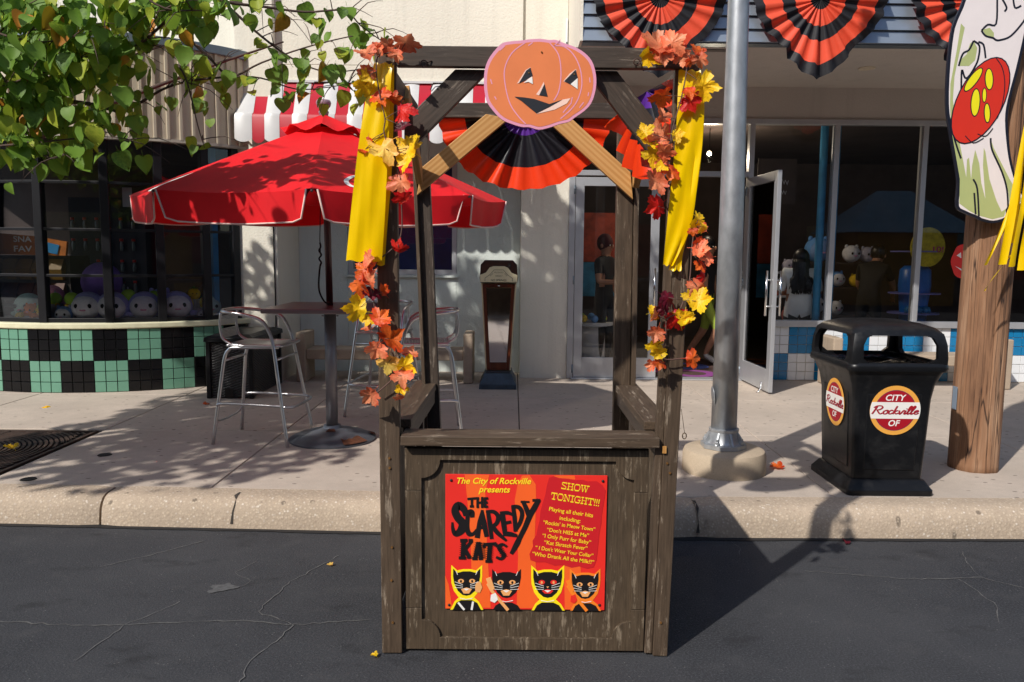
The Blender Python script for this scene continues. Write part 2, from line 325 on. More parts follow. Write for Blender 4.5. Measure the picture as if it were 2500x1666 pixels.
class MB:
    def __init__(s): s.v = []; s.f = []; s.mi = []; s.cur = 0
    def face(s, idx): s.f.append(tuple(idx)); s.mi.append(s.cur)
    def add(s, vs, fs):
        o = len(s.v); s.v += [Vector(v) for v in vs]
        for f in fs: s.face([i+o for i in f])
        return s
    def box(s, x0, x1, y0, y1, z0, z1, M=None):
        vs = [(x0,y0,z0),(x1,y0,z0),(x1,y1,z0),(x0,y1,z0),(x0,y0,z1),(x1,y0,z1),(x1,y1,z1),(x0,y1,z1)]
        if M is not None: vs = [M @ Vector(v) for v in vs]
        return s.add(vs, [(0,3,2,1),(4,5,6,7),(0,1,5,4),(1,2,6,5),(2,3,7,6),(3,0,4,7)])
    def loft(s, rings, cap=True, closed=True):
        o = len(s.v); n = len(rings[0])
        for r in rings: s.v += [Vector(p) for p in r]
        for i in range(len(rings)-1):
            for j in range(n if closed else n-1):
                k = (j+1) % n
                s.face((o+i*n+j, o+i*n+k, o+(i+1)*n+k, o+(i+1)*n+j))
        if cap and closed:
            s.face([o+j for j in range(n-1, -1, -1)]); s.face([o+(len(rings)-1)*n+j for j in range(n)])
        return s
    def tube(s, pts, r, n=10, cap=True, sm=0, closed=False):
        P = spline(pts, sm, closed) if sm else [Vector(p) for p in pts]
        m = len(P); rs = r if isinstance(r, (list, tuple)) else [r]*m
        if len(rs) != m: rs = [rs[min(len(rs)-1, int(i*(len(rs)-1)/(m-1)))] + (rs[min(len(rs)-1, int(i*(len(rs)-1)/(m-1))+1)] - rs[min(len(rs)-1, int(i*(len(rs)-1)/(m-1)))])*((i*(len(rs)-1)/(m-1)) % 1) for i in range(m)]
        T = []
        for i in range(m):
            a = P[(i-1) % m] if closed else P[max(0, i-1)]; b = P[(i+1) % m] if closed else P[min(m-1, i+1)]
            d = b-a; T.append(d.normalized() if d.length > 1e-9 else Vector((0, 0, 1)))
        u = T[0].orthogonal().normalized(); rings = []
        for i in range(m):
            u = (u - T[i]*u.dot(T[i]))
            u = u.normalized() if u.length > 1e-6 else T[i].orthogonal().normalized()
            w = T[i].cross(u)
            rings.append([P[i] + (u*math.cos(2*PI*j/n) + w*math.sin(2*PI*j/n))*rs[i] for j in range(n)])
        if closed: rings.append(rings[0]); cap = False
        return s.loft(rings, cap)
    def lathe(s, prof, n=24, c=(0, 0, 0), cap=True):
        c = Vector(c)
        return s.loft([[c + Vector((r*math.cos(2*PI*j/n), r*math.sin(2*PI*j/n), z)) for j in range(n)] for r, z in prof], cap)
    def prism(s, poly, y0, y1):          # outline in x,z, extruded along y
        n = len(poly)
        area = sum(poly[i][0]*poly[(i+1) % n][1] - poly[(i+1) % n][0]*poly[i][1] for i in range(n))
        if area < 0: poly = poly[::-1]
        o = len(s.v)
        s.v += [Vector((x, y0, z)) for x, z in poly] + [Vector((x, y1, z)) for x, z in poly]
        tri = tessellate_polygon([[Vector((x, z, 0)) for x, z in poly]])
        for t in tri:
            a, b, c = t
            ar = (poly[b][0]-poly[a][0])*(poly[c][1]-poly[a][1]) - (poly[c][0]-poly[a][0])*(poly[b][1]-poly[a][1])
            if ar < 0: b, c = c, b
            s.face((o+a, o+b, o+c)); s.face((o+n+c, o+n+b, o+n+a))
        if y1 != y0:
            for i in range(n):
                k = (i+1) % n; s.face((o+i, o+n+i, o+n+k, o+k))
        return s
    def flatpoly(s, poly, y):
        o = len(s.v); s.v += [Vector((x, y, z)) for x, z in poly]
        for t in tessellate_polygon([[Vector((x, z, 0)) for x, z in poly]]):
            a, b, c = t
            ar = (poly[b][0]-poly[a][0])*(poly[c][1]-poly[a][1]) - (poly[c][0]-poly[a][0])*(poly[b][1]-poly[a][1])
            s.face((o+a, o+b, o+c) if ar > 0 else (o+a, o+c, o+b))
        return s
    def grid(s, rows):                    # rows of points
        o = len(s.v); n = len(rows[0])
        for r in rows: s.v += [Vector(p) for p in r]
        for i in range(len(rows)-1):
            for j in range(n-1): s.face((o+i*n+j, o+i*n+j+1, o+(i+1)*n+j+1, o+(i+1)*n+j))
        return s
    def ball(s, c, r, nu=14, nv=10, M=None):
        rx, ry, rz = r if isinstance(r, (tuple, list)) else (r, r, r); c = Vector(c)
        vs = [Vector((0, 0, -rz))]; fs = []
        for i in range(1, nv):
            a = -PI/2 + PI*i/nv
            for j in range(nu): vs.append(Vector((rx*math.cos(a)*math.cos(2*PI*j/nu), ry*math.cos(a)*math.sin(2*PI*j/nu), rz*math.sin(a))))
        vs.append(Vector((0, 0, rz)))
        for j in range(nu):
            k = (j+1) % nu; fs.append((0, 1+k, 1+j))
            for i in range(nv-2): fs.append((1+i*nu+j, 1+i*nu+k, 1+(i+1)*nu+k, 1+(i+1)*nu+j))
            fs.append((1+(nv-2)*nu+j, 1+(nv-2)*nu+k, len(vs)-1))
        return s.add([(M @ v if M is not None else v) + c for v in vs], fs)
    def mesh(s, name, mats, smooth=False, bevel=0.0, seg=2):
        me = bpy.data.meshes.new(name); me.from_pydata([tuple(v) for v in s.v], [], s.f)
        mats = mats if isinstance(mats, (list, tuple)) else [mats]
        for m in mats: me.materials.append(m)
        for p, i in zip(me.polygons, s.mi): p.material_index = i
        if bevel:
            bm = bmesh.new(); bm.from_mesh(me)
            es = [e for e in bm.edges if len(e.link_faces) == 2 and e.calc_face_angle(0) > 0.5]
            bmesh.ops.bevel(bm, geom=es, offset=bevel, segments=seg, profile=0.5, affect='EDGES', clamp_overlap=True)
            bm.to_mesh(me); bm.free()
        if smooth is True: me.polygons.foreach_set('use_smooth', [True]*len(me.polygons))
        elif smooth:
            me.polygons.foreach_set('use_smooth', [True]*len(me.polygons)); me.set_sharp_from_angle(angle=smooth)
        me.update(); return me
    def build(s, name, mats, parent=None, smooth=False, bevel=0.0, M=None):
        return put(name, s.mesh(name, mats, smooth, bevel), parent, M)

WM = {}
def put(name, me, parent=None, M=None):
    o = bpy.data.objects.new(name, me); COL.objects.link(o)
    M = M if M is not None else Matrix.Identity(4)
    WM[o.name] = M
    if parent is not None:
        o.parent = parent; o.matrix_basis = WM[parent.name].inverted() @ M
    else: o.matrix_basis = M
    return o
def tag(o, label, cat, group=None):
    o['label'] = label; o['category'] = cat
    if group: o['group'] = group
    return o
def empty(name, loc, label, cat, group=None, rz=0.0):
    o = bpy.data.objects.new(name, None); COL.objects.link(o); o.empty_display_size = 0.1
    M = Matrix.Translation(loc) @ Matrix.Rotation(rz, 4, 'Z'); WM[o.name] = M; o.matrix_basis = M
    return tag(o, label, cat, group)
def struct(o): o['kind'] = 'structure'; return o
def stuff(o): o['kind'] = 'stuff'; return o
def copy_tree(o, M, label=None, parent=None):
    c = o.copy(); COL.objects.link(c)
    if parent is not None: c.parent = parent
    else: c.matrix_basis = M; WM[c.name] = M
    if label: c['label'] = label
    for ch in list(o.children): copy_tree(ch, None, None, c)
    return c
def frame(p, q, roll=0.0):   # matrix with local Z from p to q, local X sideways
    p, q = Vector(p), Vector(q); d = q-p
    z = d.normalized()
    y = Vector((0, 1, 0)) if abs(z.y) < 0.9 else Vector((1, 0, 0))
    x = y.cross(z).normalized(); y = z.cross(x)
    R = Matrix((x, y, z)).transposed().to_4x4()
    return Matrix.Translation(p) @ R @ Matrix.Rotation(roll, 4, 'Z'), d.length
def board(name, p, q, w, t, m, parent, roll=0.0, bevel=0.003, cut=(0, 0)):
    # plank with its length along local Z; w across local X, t across local Y; cut slopes its ends
    M, ln = frame(p, q, roll); b = MB()
    vs = [(x*w/2, y*t/2, (0 if z == 0 else ln) + x*cut[z]*w/2) for z in (0, 1) for x, y in ((-1, -1), (1, -1), (1, 1), (-1, 1))]
    b.add(vs, [(0,3,2,1),(4,5,6,7),(0,1,5,4),(1,2,6,5),(2,3,7,6),(3,0,4,7)])
    return b.build(name, m, parent, False, bevel, M)
def ribbon(b, pts, w, y, sm=0):
    # flat stroke in x,z; pts (x,z[,w]); a slightly raised plane y
    P = [Vector((p[0], p[1], p[2] if len(p) > 2 else w)) for p in pts]
    if sm: P = spline(P, sm)
    rows = []
    for i in range(len(P)):
        a, c = P[max(0, i-1)], P[min(len(P)-1, i+1)]
        d = Vector((c.x-a.x, c.y-a.y)); d = d.normalized() if d.length > 1e-9 else Vector((1, 0))
        n = Vector((-d.y, d.x))*P[i].z/2
        rows.append([(P[i].x+n.x, y, P[i].y+n.y), (P[i].x-n.x, y, P[i].y-n.y)])
    o = len(b.v)
    for r in rows: b.v += [Vector(r[0]), Vector(r[1])]
    for i in range(len(rows)-1):
        b.face((o+2*i, o+2*i+1, o+2*i+3, o+2*i+2))
    return b
def text_polys(body, shear=0.0, bold=0.0, align='LEFT'):
    # outlines of lettering as a triangle list in x,z with height about 1
    c = bpy.data.curves.new('lettering', 'FONT'); c.body = body; c.size = 1.0; c.shear = shear; c.offset = bold; c.align_x = align; c.resolution_u = 3
    o = bpy.data.objects.new('lettering', c); COL.objects.link(o)
    dg = bpy.context.evaluated_depsgraph_get(); dg.update()
    me = bpy.data.meshes.new_from_object(o.evaluated_get(dg))
    vs = [(v.co.x, v.co.y) for v in me.vertices]; fs = [tuple(p.vertices) for p in me.polygons]
    bpy.data.objects.remove(o); bpy.data.curves.remove(c); bpy.data.meshes.remove(me)
    return vs, fs
def text_fit(b, body, p0, p1, y, h=None, shear=0.0, bold=0.0, flip=False):
    # write between baseline points p0 and p1 (x,z); h sets the height, else in proportion
    vs, fs = text_polys(body, shear, bold)
    x0 = min(v[0] for v in vs); x1 = max(v[0] for v in vs); top = max(v[1] for v in vs)
    d = Vector((p1[0]-p0[0], p1[1]-p0[1])); s = d.length/(x1-x0); d.normalize(); n = Vector((-d.y, d.x))
    sy = s if h is None else h/top
    o = len(b.v)
    for x, z in vs:
        q = Vector(p0) + d*((x1-x if flip else x-x0)*s) + n*(z*sy); b.v.append(Vector((q.x, y, q.y)))
    for f in fs: b.face([i+o for i in (f[::-1] if flip else f)])
    return b

# ------------------------------------------------------------------ ground
def ky(x):                       # kerb line: y of the road edge at x
    K = [(-40, 4.7), (-6, 4.68), (-3, 4.65), (-0.8, 4.57), (1, 4.52), (3, 4.55), (6, 4.6), (40, 4.7)]
    for (a, ya), (b, yb) in zip(K, K[1:]):
        if a <= x <= b: return ya + (yb-ya)*(x-a)/(b-a)
    return 4.7
KW = 0.235
road = MB().add([(-80, -80, 0), (80, -80, 0), (80, 60, 0), (-80, 60, 0)], [(0, 1, 2, 3)]).build('road', asphalt)
struct(road)
cr = random.Random(3)
def crack(pts, w):
    b = MB(); P = []
    pts = [Vector((x, y)) for x, y in pts]
    for a, c in zip(pts, pts[1:]):
        n = max(2, int((c-a).length/0.035))
        for i in range(n):
            q = a.lerp(c, i/n); P.append((q.x + cr.uniform(-.009, .009), q.y + cr.uniform(-.009, .009), w*cr.uniform(0.3, 1.1)))
    P.append((*pts[-1], w*0.2))
    rows = []
    for i in range(len(P)):
        a, c = P[max(0, i-1)], P[min(len(P)-1, i+1)]; d = Vector((c[0]-a[0], c[1]-a[1])).normalized(); n = Vector((-d.y, d.x))*P[i][2]/2
        rows.append([(P[i][0]-n.x, P[i][1]-n.y, 0.004), (P[i][0]+n.x, P[i][1]+n.y, 0.004)])
    b.grid(rows).build('crack', crack_m, road)
crack([(-2.75, 3.43), (-1.9, 3.35), (-1.2, 3.42), (-0.95, 3.38), (-0.62, 3.44)], 0.007)
crack([(-1.75, 4.4), (-1.98, 4.15), (-2.15, 4.0)], 0.007)
crack([(-0.93, 4.2), (-1.1, 3.85), (-1.16, 3.5), (-0.95, 3.38), (-1.05, 3.05), (-1.02, 2.8)], 0.006)
crack([(-1.55, 3.6), (-1.7, 3.36), (-1.75, 3.05)], 0.005)
crack([(1.55, 4.05), (2.05, 3.95), (2.45, 3.98), (2.7, 3.75), (2.95, 3.45), (3.3, 3.2)], 0.008)
crack([(2.32, 3.96), (2.33, 3.65), (2.22, 3.45)], 0.007)
crack([(2.55, 4.35), (2.48, 4.15), (2.45, 3.98)], 0.005)
crack([(1.28, 4.45), (1.3, 4.35), (1.27, 4.25)], 0.005)
crack([(-1.35, 4.1), (-1.42, 3.95), (-1.3, 3.85), (-1.33, 3.78)], 0.004)
patch = MB().add([(.05*(1+.35*math.sin(3*t+1)+.15*math.sin(7*t))*math.cos(t), .05*(1+.3*math.sin(2*t)+.15*math.sin(6*t+1))*math.sin(t), .004) for t in [2*PI*i/24 for i in range(24)]], [tuple(range(24))]).build('asphalt_patch', simple('pale_patch', (0.085, 0.085, 0.087), 0.95, 0, 0.3, 60), road, M=Matrix.Translation((-1.42, 3.76, 0)) @ Matrix.Scale(1.25, 4, (1, 0, 0)))
# gutter seam: a dark uneven line of sealant along the kerb foot
g = MB(); rows = []
for i in range(200):
    x = -7 + i*0.07; rows.append([(x, ky(x)-0.03-cr.uniform(0, .014), 0.0045), (x, ky(x)+0.02, 0.0045)])
g.grid([[r[0] for r in rows], [r[1] for r in rows]]).build('gutter_seal', simple('sealant', (0.012, 0.012, 0.014), 0.7), road)

kerb = struct(MB().box(-9, 9, 4.72, 4.80, -0.1, 0.10).build('kerb', joint_m))
prof = [(0.0, -0.05), (0.004, 0.03), (0.016, 0.10), (0.032, 0.138), (0.058, 0.165), (0.095, 0.178), (0.15, 0.181), (KW, 0.181), (KW, -0.05)]
for x0, x1 in [(-7.4, -4.93), (-4.92, -2.48), (-2.465, 1.10), (1.103, 6.6)]:
    b = MB(); n = max(2, int((x1-x0)/0.12)); rings = []
    for i in range(n+1):
        x = x0 + (x1-x0)*i/n
        e = 0.018 if i in (0, n) else 0.0
        rings.append([(x, ky(x) + y + (e if y < 0.1 else 0), z - (e*0.5 if z > 0.1 else 0)) for y, z in prof])
    b.loft(rings); b.build('kerb_segment', kerb_m, kerb, 0.7)
for x, w in ((-1.66, 0.006), (1.10, 0.008)):
    b = MB(); rows = []
    for (y, z) in prof[1:7]: rows.append([(x-w/2+cr.uniform(-.012, .012), ky(x)+y-0.003, z+0.003), (x+w/2+cr.uniform(-.004, .012), ky(x)+y-0.003, z+0.003)])
    b.grid(rows).build('crack', joint_m, kerb)

walk = struct(MB().box(-9, 9, 4.84, 16.0, 0.0, 0.166).build('sidewalk', joint_m))
cols = [-9, -6.7, -4.83, -3.34, -1.87, 0.07, 2.0, 3.93, 5.86, 8.9]
rowsY = [None, 6.45, 8.05, 9.9]
for i in range(len(cols)-1):
    for j in range(3):
        x0, x1 = cols[i]+0.004, cols[i+1]-0.004
        y0 = (lambda x: ky(x)+KW+0.003) if j == 0 else (lambda x, jj=j: rowsY[jj]+0.004)
        y1 = rowsY[j+1]-0.004
        if i == 2 and j == 0: y1 = 4.935
        nx = 4; b = MB()
        top = [[(x0+(x1-x0)*k/nx, y0(x0+(x1-x0)*k/nx), z) for k in range(nx+1)] + [(x1, y1, z), (x0, y1, z)] for z in (0.10, 0.174, 0.18)]
        ins = 0.004; top[2] = [(max(x0+ins, min(x1-ins, p[0])), min(max(p[1]+(ins if q <= nx else -ins), 0), 99), 0.18) for q, p in enumerate(top[2])]
        b.loft(top); b.build('paving_slab', concrete, walk)
# tree grate set in the pavement
gr = empty('tree_grate', (-4.085, 5.67, 0.17), 'rusty cast iron tree grate with curved slots set in the pavement', 'tree grate')
MB().box(-4.82, -3.35, 4.945, 6.395, 0.1665, 0.1685).build('pit', pit_m, gr)
b = MB(); cx, cy, h = -4.085, 5.67, 0.715
for x0, x1, y0, y1 in ((-h, h, -h, -h+.03), (-h, h, h-.03, h), (-h, -h+.03, -h+.03, h-.03), (h-.03, h, -h+.03, h-.03), (-.015, .015, -h+.03, -.24), (-.015, .015, .24, h-.03)):
    b.box(cx+x0, cx+x1, cy+y0, cy+y1, 0.169, 0.184)
b.build('grate_frame', iron_m, gr, False, 0.002)
b = MB(); r = 0.24
while r < 1.0:
    N = int(60*r)+16; seg = []
    def flush(seg):
        if len(seg) < 2: return
        for a, c in zip(seg, seg[1:]):
            def P(t, rr, z): return (cx+rr*math.cos(t), cy+rr*math.sin(t), z)
            q = [P(a, r, .169), P(c, r, .169), P(c, r+.02, .169), P(a, r+.02, .169), P(a, r, .182), P(c, r, .182), P(c, r+.02, .182), P(a, r+.02, .182)]
            b.add(q, [(4,5,6,7),(0,1,5,4),(2,3,7,6)])
    for k in range(N+1):
        t = 2*PI*k/N
        if abs((r+.02)*math.cos(t)) < h-.03 and abs((r+.02)*math.sin(t)) < h-.03: seg.append(t)
        else: flush(seg); seg = []
    flush(seg); r += 0.036
stuff(b.build('slotted_bars', iron_m, gr))
for x, y in ((-2.93, 5.62), (-3.1, 4.99)):
    tag(MB().lathe([(0.0, 0.004), (0.045, 0.004), (0.05, 0.0)], 18).build('drain_cover', pit_m, M=Matrix.Translation((x, y, 0.1805))), 'small round black drain cap in the pavement ' + ('between the grate and the bar stool' if y > 5.3 else 'near the kerb at the left edge'), 'drain cover')

# ------------------------------------------------------------------ the rounded corner shop on the left
BX, BY, BR = -4.75, 10.36, 2.25
def bay(a, r, z): return Vector((BX + r*math.sin(a), BY - r*math.cos(a), z))
def bayM(a, r, z): return Matrix.Translation(bay(a, r, z)) @ Matrix.Rotation(a, 4, 'Z')
def arc_wall(b, a0, a1, r0, r1, z0, z1, n=40):
    b.loft([[bay(a0+(a1-a0)*i/n, r, z) for r, z in ((r0, z0), (r1, z0), (r1, z1), (r0, z1))] for i in range(n+1)])
    return b
shop = empty('corner_shop', (BX, 8.1, 0.18), 'rounded corner shop with checkered tile base and black window frames', 'shop')
arc_wall(MB(), -1.1, 0.93, BR-0.25, BR-0.011, 0.12, 0.84).build('base_wall', grout_dark, shop)
d = 0.0478
tm = {0: MB().box(-.0503, .0503, -.011, 0.002, -.0514, .0514).mesh('tile', green_tile, False, 0.002, 1), 1: MB().box(-.0503, .0503, -.011, 0.002, -.0514, .0514).mesh('tile', black_tile, False, 0.002, 1)}
for i in range(-3, 24):
    a = -0.2352 + d*(i+0.5)
    for j in range(6):
        k = ((i//3) + (0 if j >= 3 else 1)) % 2
        put('tile', tm[k], shop, bayM(a, BR+0.001+rnd.uniform(-.0012, .0012), 0.182+0.1095*(j+0.5)) @ Matrix.Rotation(rnd.uniform(-.012, .012), 4, 'Z') @ Matrix.Rotation(rnd.uniform(-.012, .012), 4, 'X'))
arc_wall(MB(), -1.1, 0.93, BR-0.30, BR+0.035, 0.842, 0.902).build('sill', simple('cream_sill', L((216, 212, 180)), 0.7, 0, 0.1, 8, 0.4, 50, 0.004), shop, False, 0.012)
arc_wall(MB(), -1.1, -0.63, BR-.14, BR-.04, .902, 2.80, 12).build('end_wall', black_frame, shop)  # unseen wall added over the gap to keep sun off the goods inside
mull = [-0.62, -0.318, -0.027, 0.2647, 0.494, 0.7053, 0.8576]
bars = [0.925, 1.386, 1.856, 2.333, 2.80]
for a in mull:
    MB().box(-.042, .042, -.03, .06, 0.902, 2.82).build('mullion', black_frame, shop, False, 0.006, bayM(a, BR-0.05, 0))
for a0, a1 in zip(mull, mull[1:]):
    am = (a0+a1)/2; half = 2*(BR-0.05)*math.sin((a1-a0)/2)/2 - 0.03; rr = (BR-0.05)*math.cos((a1-a0)/2)
    for z in bars:
        MB().box(-half, half, -.02, .03, z-(.022 if z in (0.925, 2.80) else .014), z+(.022 if z in (0.925, 2.80) else .014)).build('glazing_bar', black_frame, shop, False, 0.003, bayM(am, rr, 0))
    for z0, z1 in zip(bars, bars[1:]):
        MB().box(-half, half, .006, .010, z0+.012, z1-.012).build('pane', glass, shop, M=bayM(am, rr, 0) @ Matrix.Rotation(rnd.uniform(-.006, .006), 4, 'Z') @ Matrix.Rotation(rnd.uniform(-.004, .004), 4, 'X'))
pb = MB().add([(-.064, 0, 0), (-.018, 0, 0), (-.012, -.022, 0), (.012, -.022, 0), (.018, 0, 0), (.064, 0, 0), (.064, .01, 0), (-.064, .01, 0),
               (-.064, 0, .93), (-.018, 0, .93), (-.012, -.022, .93), (.012, -.022, .93), (.018, 0, .93), (.064, 0, .93), (.064, .01, .93), (-.064, .01, .93)],
              [(i, (i+1) % 8, (i+1) % 8+8, i+8) for i in range(8)] + [(7, 6, 5, 4, 3, 2, 1, 0), (8, 9, 10, 11, 12, 13, 14, 15)]).mesh('ribbed_panel', panel_metal)
N = 31
for i in range(N):
    put('ribbed_panel', pb, shop, bayM(-0.80 + (0.90+0.80)*(i+0.5)/N, BR+0.03, 2.79))
arc_wall(MB(), -1.1, 0.905, BR-0.2, BR+0.018, 2.80, 3.74).build('fascia_backing', black_frame, shop)
arc_wall(MB(), -1.1, 0.92, BR-0.3, BR+0.07, 3.72, 3.81).build('cap_flashing', cap_metal, shop, False, 0.006)
arc_wall(MB(), -1.1, 0.91, BR-0.06, BR+0.05, 2.765, 2.795).build('drip_edge', simple('pale_drip_edge', L((176, 168, 156)), 0.5), shop)
MB().add([bay(-1.1+2.03*i/30, BR-0.25, 3.70) for i in range(31)] + [(-3.06, 13, 3.7), (-9, 13, 3.7)], [tuple(range(33))]).build('roof', cap_metal, shop)
MB().add([bay(-1.1+2.03*i/30, BR-0.05, 2.83) for i in range(31)] + [(-3.06, 13, 2.83), (-9, 13, 2.83)], [tuple(range(32, -1, -1))]).build('ceiling', shop_dark, shop)
MB().add([bay(-1.1+2.03*i/30, BR-0.10, 0.885) for i in range(31)] + [bay(0.93-2.03*i/30, BR-0.85, 0.885) for i in range(31)], [(i, i+1, 60-i, 61-i) for i in range(30)]).build('display_shelf', simple('display_shelf_grey', L((120, 112, 108)), 0.6), shop)
MB().add([(-9, 11.4, .18), (-2.7, 11.4, .18), (-2.7, 11.4, 2.85), (-9, 11.4, 2.85)], [(0, 1, 2, 3)]).build('back_wall', shop_dark, shop)
MB().box(-3.1, -3.02, 9.1, 11.4, .18, 2.85).build('side_wall', shop_dark, shop)
for a, r in ((-0.055, BR-0.16), (0.80, BR-0.30)):
    MB().box(-.03, .03, -.03, .03, 0.89, 2.80).build('blue_post', blue_paint, shop, False, 0, bayM(a, r, 0))

# ------------------------------------------------------------------ stucco building in the middle
bld = empty('stucco_building', (-1.2, 9.85, 0.18), 'cream stucco building with a recessed wall and square pier', 'building')
def wallbox(name, x0, x1, y0, y1, z0, z1, m, par, bev=0.008): return MB().box(x0, x1, y0, y1, z0, z1).build(name, m, par, False, bev)
wallbox('pier', -3.055, -2.63, 8.955, 10.4, 0.12, 6.2, stucco, bld)
wallbox('wall', -2.63, -2.035, 9.85, 10.1, 0.12, 3.71, stucco_cool, bld)
wallbox('wall', -0.685, 0.09, 9.85, 10.1, 0.12, 3.71, stucco_cool, bld)
wallbox('wall', -2.035, -0.685, 9.85, 10.1, 0.12, 1.375, stucco_cool, bld)
wallbox('wall', -2.035, -0.685, 9.85, 10.1, 2.80, 3.71, stucco_cool, bld)
wallbox('upper_wall', -2.63, 0.092, 9.05, 9.84, 3.70, 6.2, stucco, bld)
wallbox('upper_wall', -2.63, 0.092, 9.052, 9.25, 3.40, 3.70, stucco, bld)
wallbox('upper_wall', 0.094, 0.588, 9.085, 9.84, 3.60, 6.2, stucco, bld)
wallbox('pilaster', 0.09, 0.652, 9.42, 10.1, 0.12, 3.6, stucco, bld)
MB().box(.560, .580, 9.06, 9.084, 3.95, 4.22).build('conduit_box', flat('conduit_white', (226, 228, 230)), bld, False, .003)
MB().tube([(.57, 9.055, 3.97), (.56, 9.05, 3.9), (.48, 9.07, 3.80), (.38, 9.075, 3.72)], .006, 6, sm=3).build('conduit_cable', rope_m, bld, True)
wallbox('side_wall', -9.5, -3.055, 10.9, 11.1, 3.70, 6.2, stucco, bld)
# small window in the recess
win = MB()
for x0, x1, z0, z1 in ((-2.03, -1.97, 1.38, 2.80), (-.75, -.69, 1.38, 2.80), (-1.97, -.75, 1.38, 1.445), (-1.97, -.75, 2.74, 2.80)): win.box(x0, x1, 9.87, 9.93, z0, z1)
wf = win.build('window_frame', alum_frame, bld, False, 0.003)
MB().box(-2.06, -.66, 9.80, 9.90, 1.35, 1.378).build('window_sill', stucco_cool, bld, False, 0.004)
MB().box(-1.97, -.75, 9.90, 9.905, 1.445, 2.74).build('pane', glass, wf)
MB().box(-1.97, -.75, 9.94, 9.95, 1.445, 2.74).build('window_poster', blue_film, wf)
b = MB()
for x, z, s in ((-1.62, 2.0, .16), (-1.05, 1.75, .12), (-1.32, 2.3, .10)):
    b.flatpoly([(x-s*.5, z), (x+s*.5, z), (x+s*.2, z+s*2.4), (x-s*.1, z+s*2.4)], 9.936)
b.build('poster_light_beam', simple('poster_pale_blue', L((70, 100, 170)), 0.6), wf)
MB().tube([(-2.665, 8.945, 0.35), (-2.662, 8.945, 1.2), (-2.668, 8.945, 1.6), (-2.66, 8.945, 3.4)], 0.008, 6).build('cable', rope_m, bld, True)

# striped metal awning
aw = empty('striped_awning', (-1.5, 8.8, 2.8), 'red and white striped metal awning on the recessed wall', 'awning')
xs = -3.02; i = 0
seq = [(0.19, 0)] + [(0.135, 1), (0.162, 0)]*11
for w, kind in seq:
    x0, x1 = xs, xs+w; xs += w
    if x1 > 0.06: break
    b = MB(); n = 6; rings = []
    lift = 0.012 if kind == 0 else 0.0
    prof2 = [(9.04, 3.505), (8.86, 3.15), (8.815, 3.125), (8.80, 3.09), (8.795, 2.86)]
    rows = []
    for (yy, zz) in prof2:
        rows.append([(x0+(x1-x0)*k/n, yy - lift*(0.2 + 0.8*math.sin(PI*k/n)), zz + lift*(0.2+0.8*math.sin(PI*k/n)) - (0.045*math.sin(PI*k/n)**0.7 if (yy, zz) == prof2[-1] else 0)) for k in range(n+1)])
    b.grid(rows[::-1]); b.build('awning_panel', awn_red if kind else awn_white, aw, 0.6)
MB().box(-2.625, xs-.1, 9.012, 9.048, 3.505, 3.53).build('head_rail', awn_white, aw)
b = MB()
for x in (-2.75, -2.1, -1.45, -0.8, -0.2):
    b.tube([(x-.12, 8.98, 3.43), (x-.09, 8.98, 3.50), (x+.09, 8.98, 3.50), (x+.12, 8.98, 3.43)], 0.008, 5)
b.tube([(-2.6, 9.035, 3.47), (0.05, 9.035, 3.47)], 0.006, 5)
b.build('cable_loops', rope_m, aw)
for x in (-3.0, -0.02):
    MB().tube([(x, 8.83, 2.95), (x, 9.84, 2.75)], 0.012, 6).build('bracket', alum_frame, aw, True)

# ------------------------------------------------------------------ toy shop front on the right
FY = 9.42
toy = empty('toy_shop', (3.6, FY, 0.18), 'glass shop front with aluminium frames, blue and white tiles and a grey sided canopy', 'shop')
def fr(name, x0, x1, z0, z1, y0=FY-0.03, y1=FY+0.07, m=alum_frame, par=toy): return MB().box(x0, x1, y0, y1, z0, z1).build(name, m, par, False, 0.004)
fr('door_jamb', 0.652, 0.722, 0.185, 3.165)
fr('mullion', 2.725, 2.785, 0.185, 3.165)
for x in (3.735, 4.755, 5.845, 6.9): fr('mullion', x-.03, x+.03, 0.90, 3.165)
fr('head_rail', 0.65, 8.0, 3.165, 3.225, FY-0.028, FY+0.072)
fr('transom', 0.722, 2.725, 2.565, 2.625)
fr('sill_rail', 2.785, 8.0, 0.825, 0.90, FY-0.045, FY+0.08)
xsp = [2.785, 3.705, 3.765, 4.725, 4.785, 5.815, 5.875, 6.87]
for x0, x1 in zip(xsp[::2], xsp[1::2]):
    MB().box(x0, x1, FY+0.02, FY+0.026, 0.90, 3.165).build('pane', glass, toy, M=Matrix.Translation((0, 0, 0)))
MB().box(0.722, 1.70, FY+0.02, FY+0.026, 2.625, 3.165).build('pane', glass, toy)
MB().box(1.74, 2.725, FY+0.02, FY+0.026, 2.625, 3.165).build('pane', glass, toy)
fr('mullion', 1.70, 1.74, 2.625, 3.165)
MB().box(0.652, 8.0, FY+0.0, FY+0.3, 3.225, 3.62).build('header_wall', soffit_m, toy)
MB().box(2.80, 8.0, FY+0.008, FY+0.12, 0.12, 0.822).build('base_wall', grout_lite, toy)
tw = {0: MB().box(-.0506, .0506, -.008, .004, -.0506, .0506).mesh('tile', blue_tile, False, 0.002, 1), 1: MB().box(-.0506, .0506, -.008, .004, -.0506, .0506).mesh('tile', white_tile, False, 0.002, 1)}
p = 0.1067
for i in range(-5, 32):
    x = 3.29 + p*(i+0.5)
    if x < 2.84 or x > 6.35: continue
    for j in range(6):
        k = ((i//3) + (0 if j >= 3 else 1)) % 2
        put('tile', tw[k], toy, Matrix.Translation((x, FY+0.006+rnd.uniform(-.001, .001), 0.183+p*(j+0.5))) @ Matrix.Rotation(rnd.uniform(-.01, .01), 4, 'Z') @ Matrix.Rotation(rnd.uniform(-.01, .01), 4, 'X'))
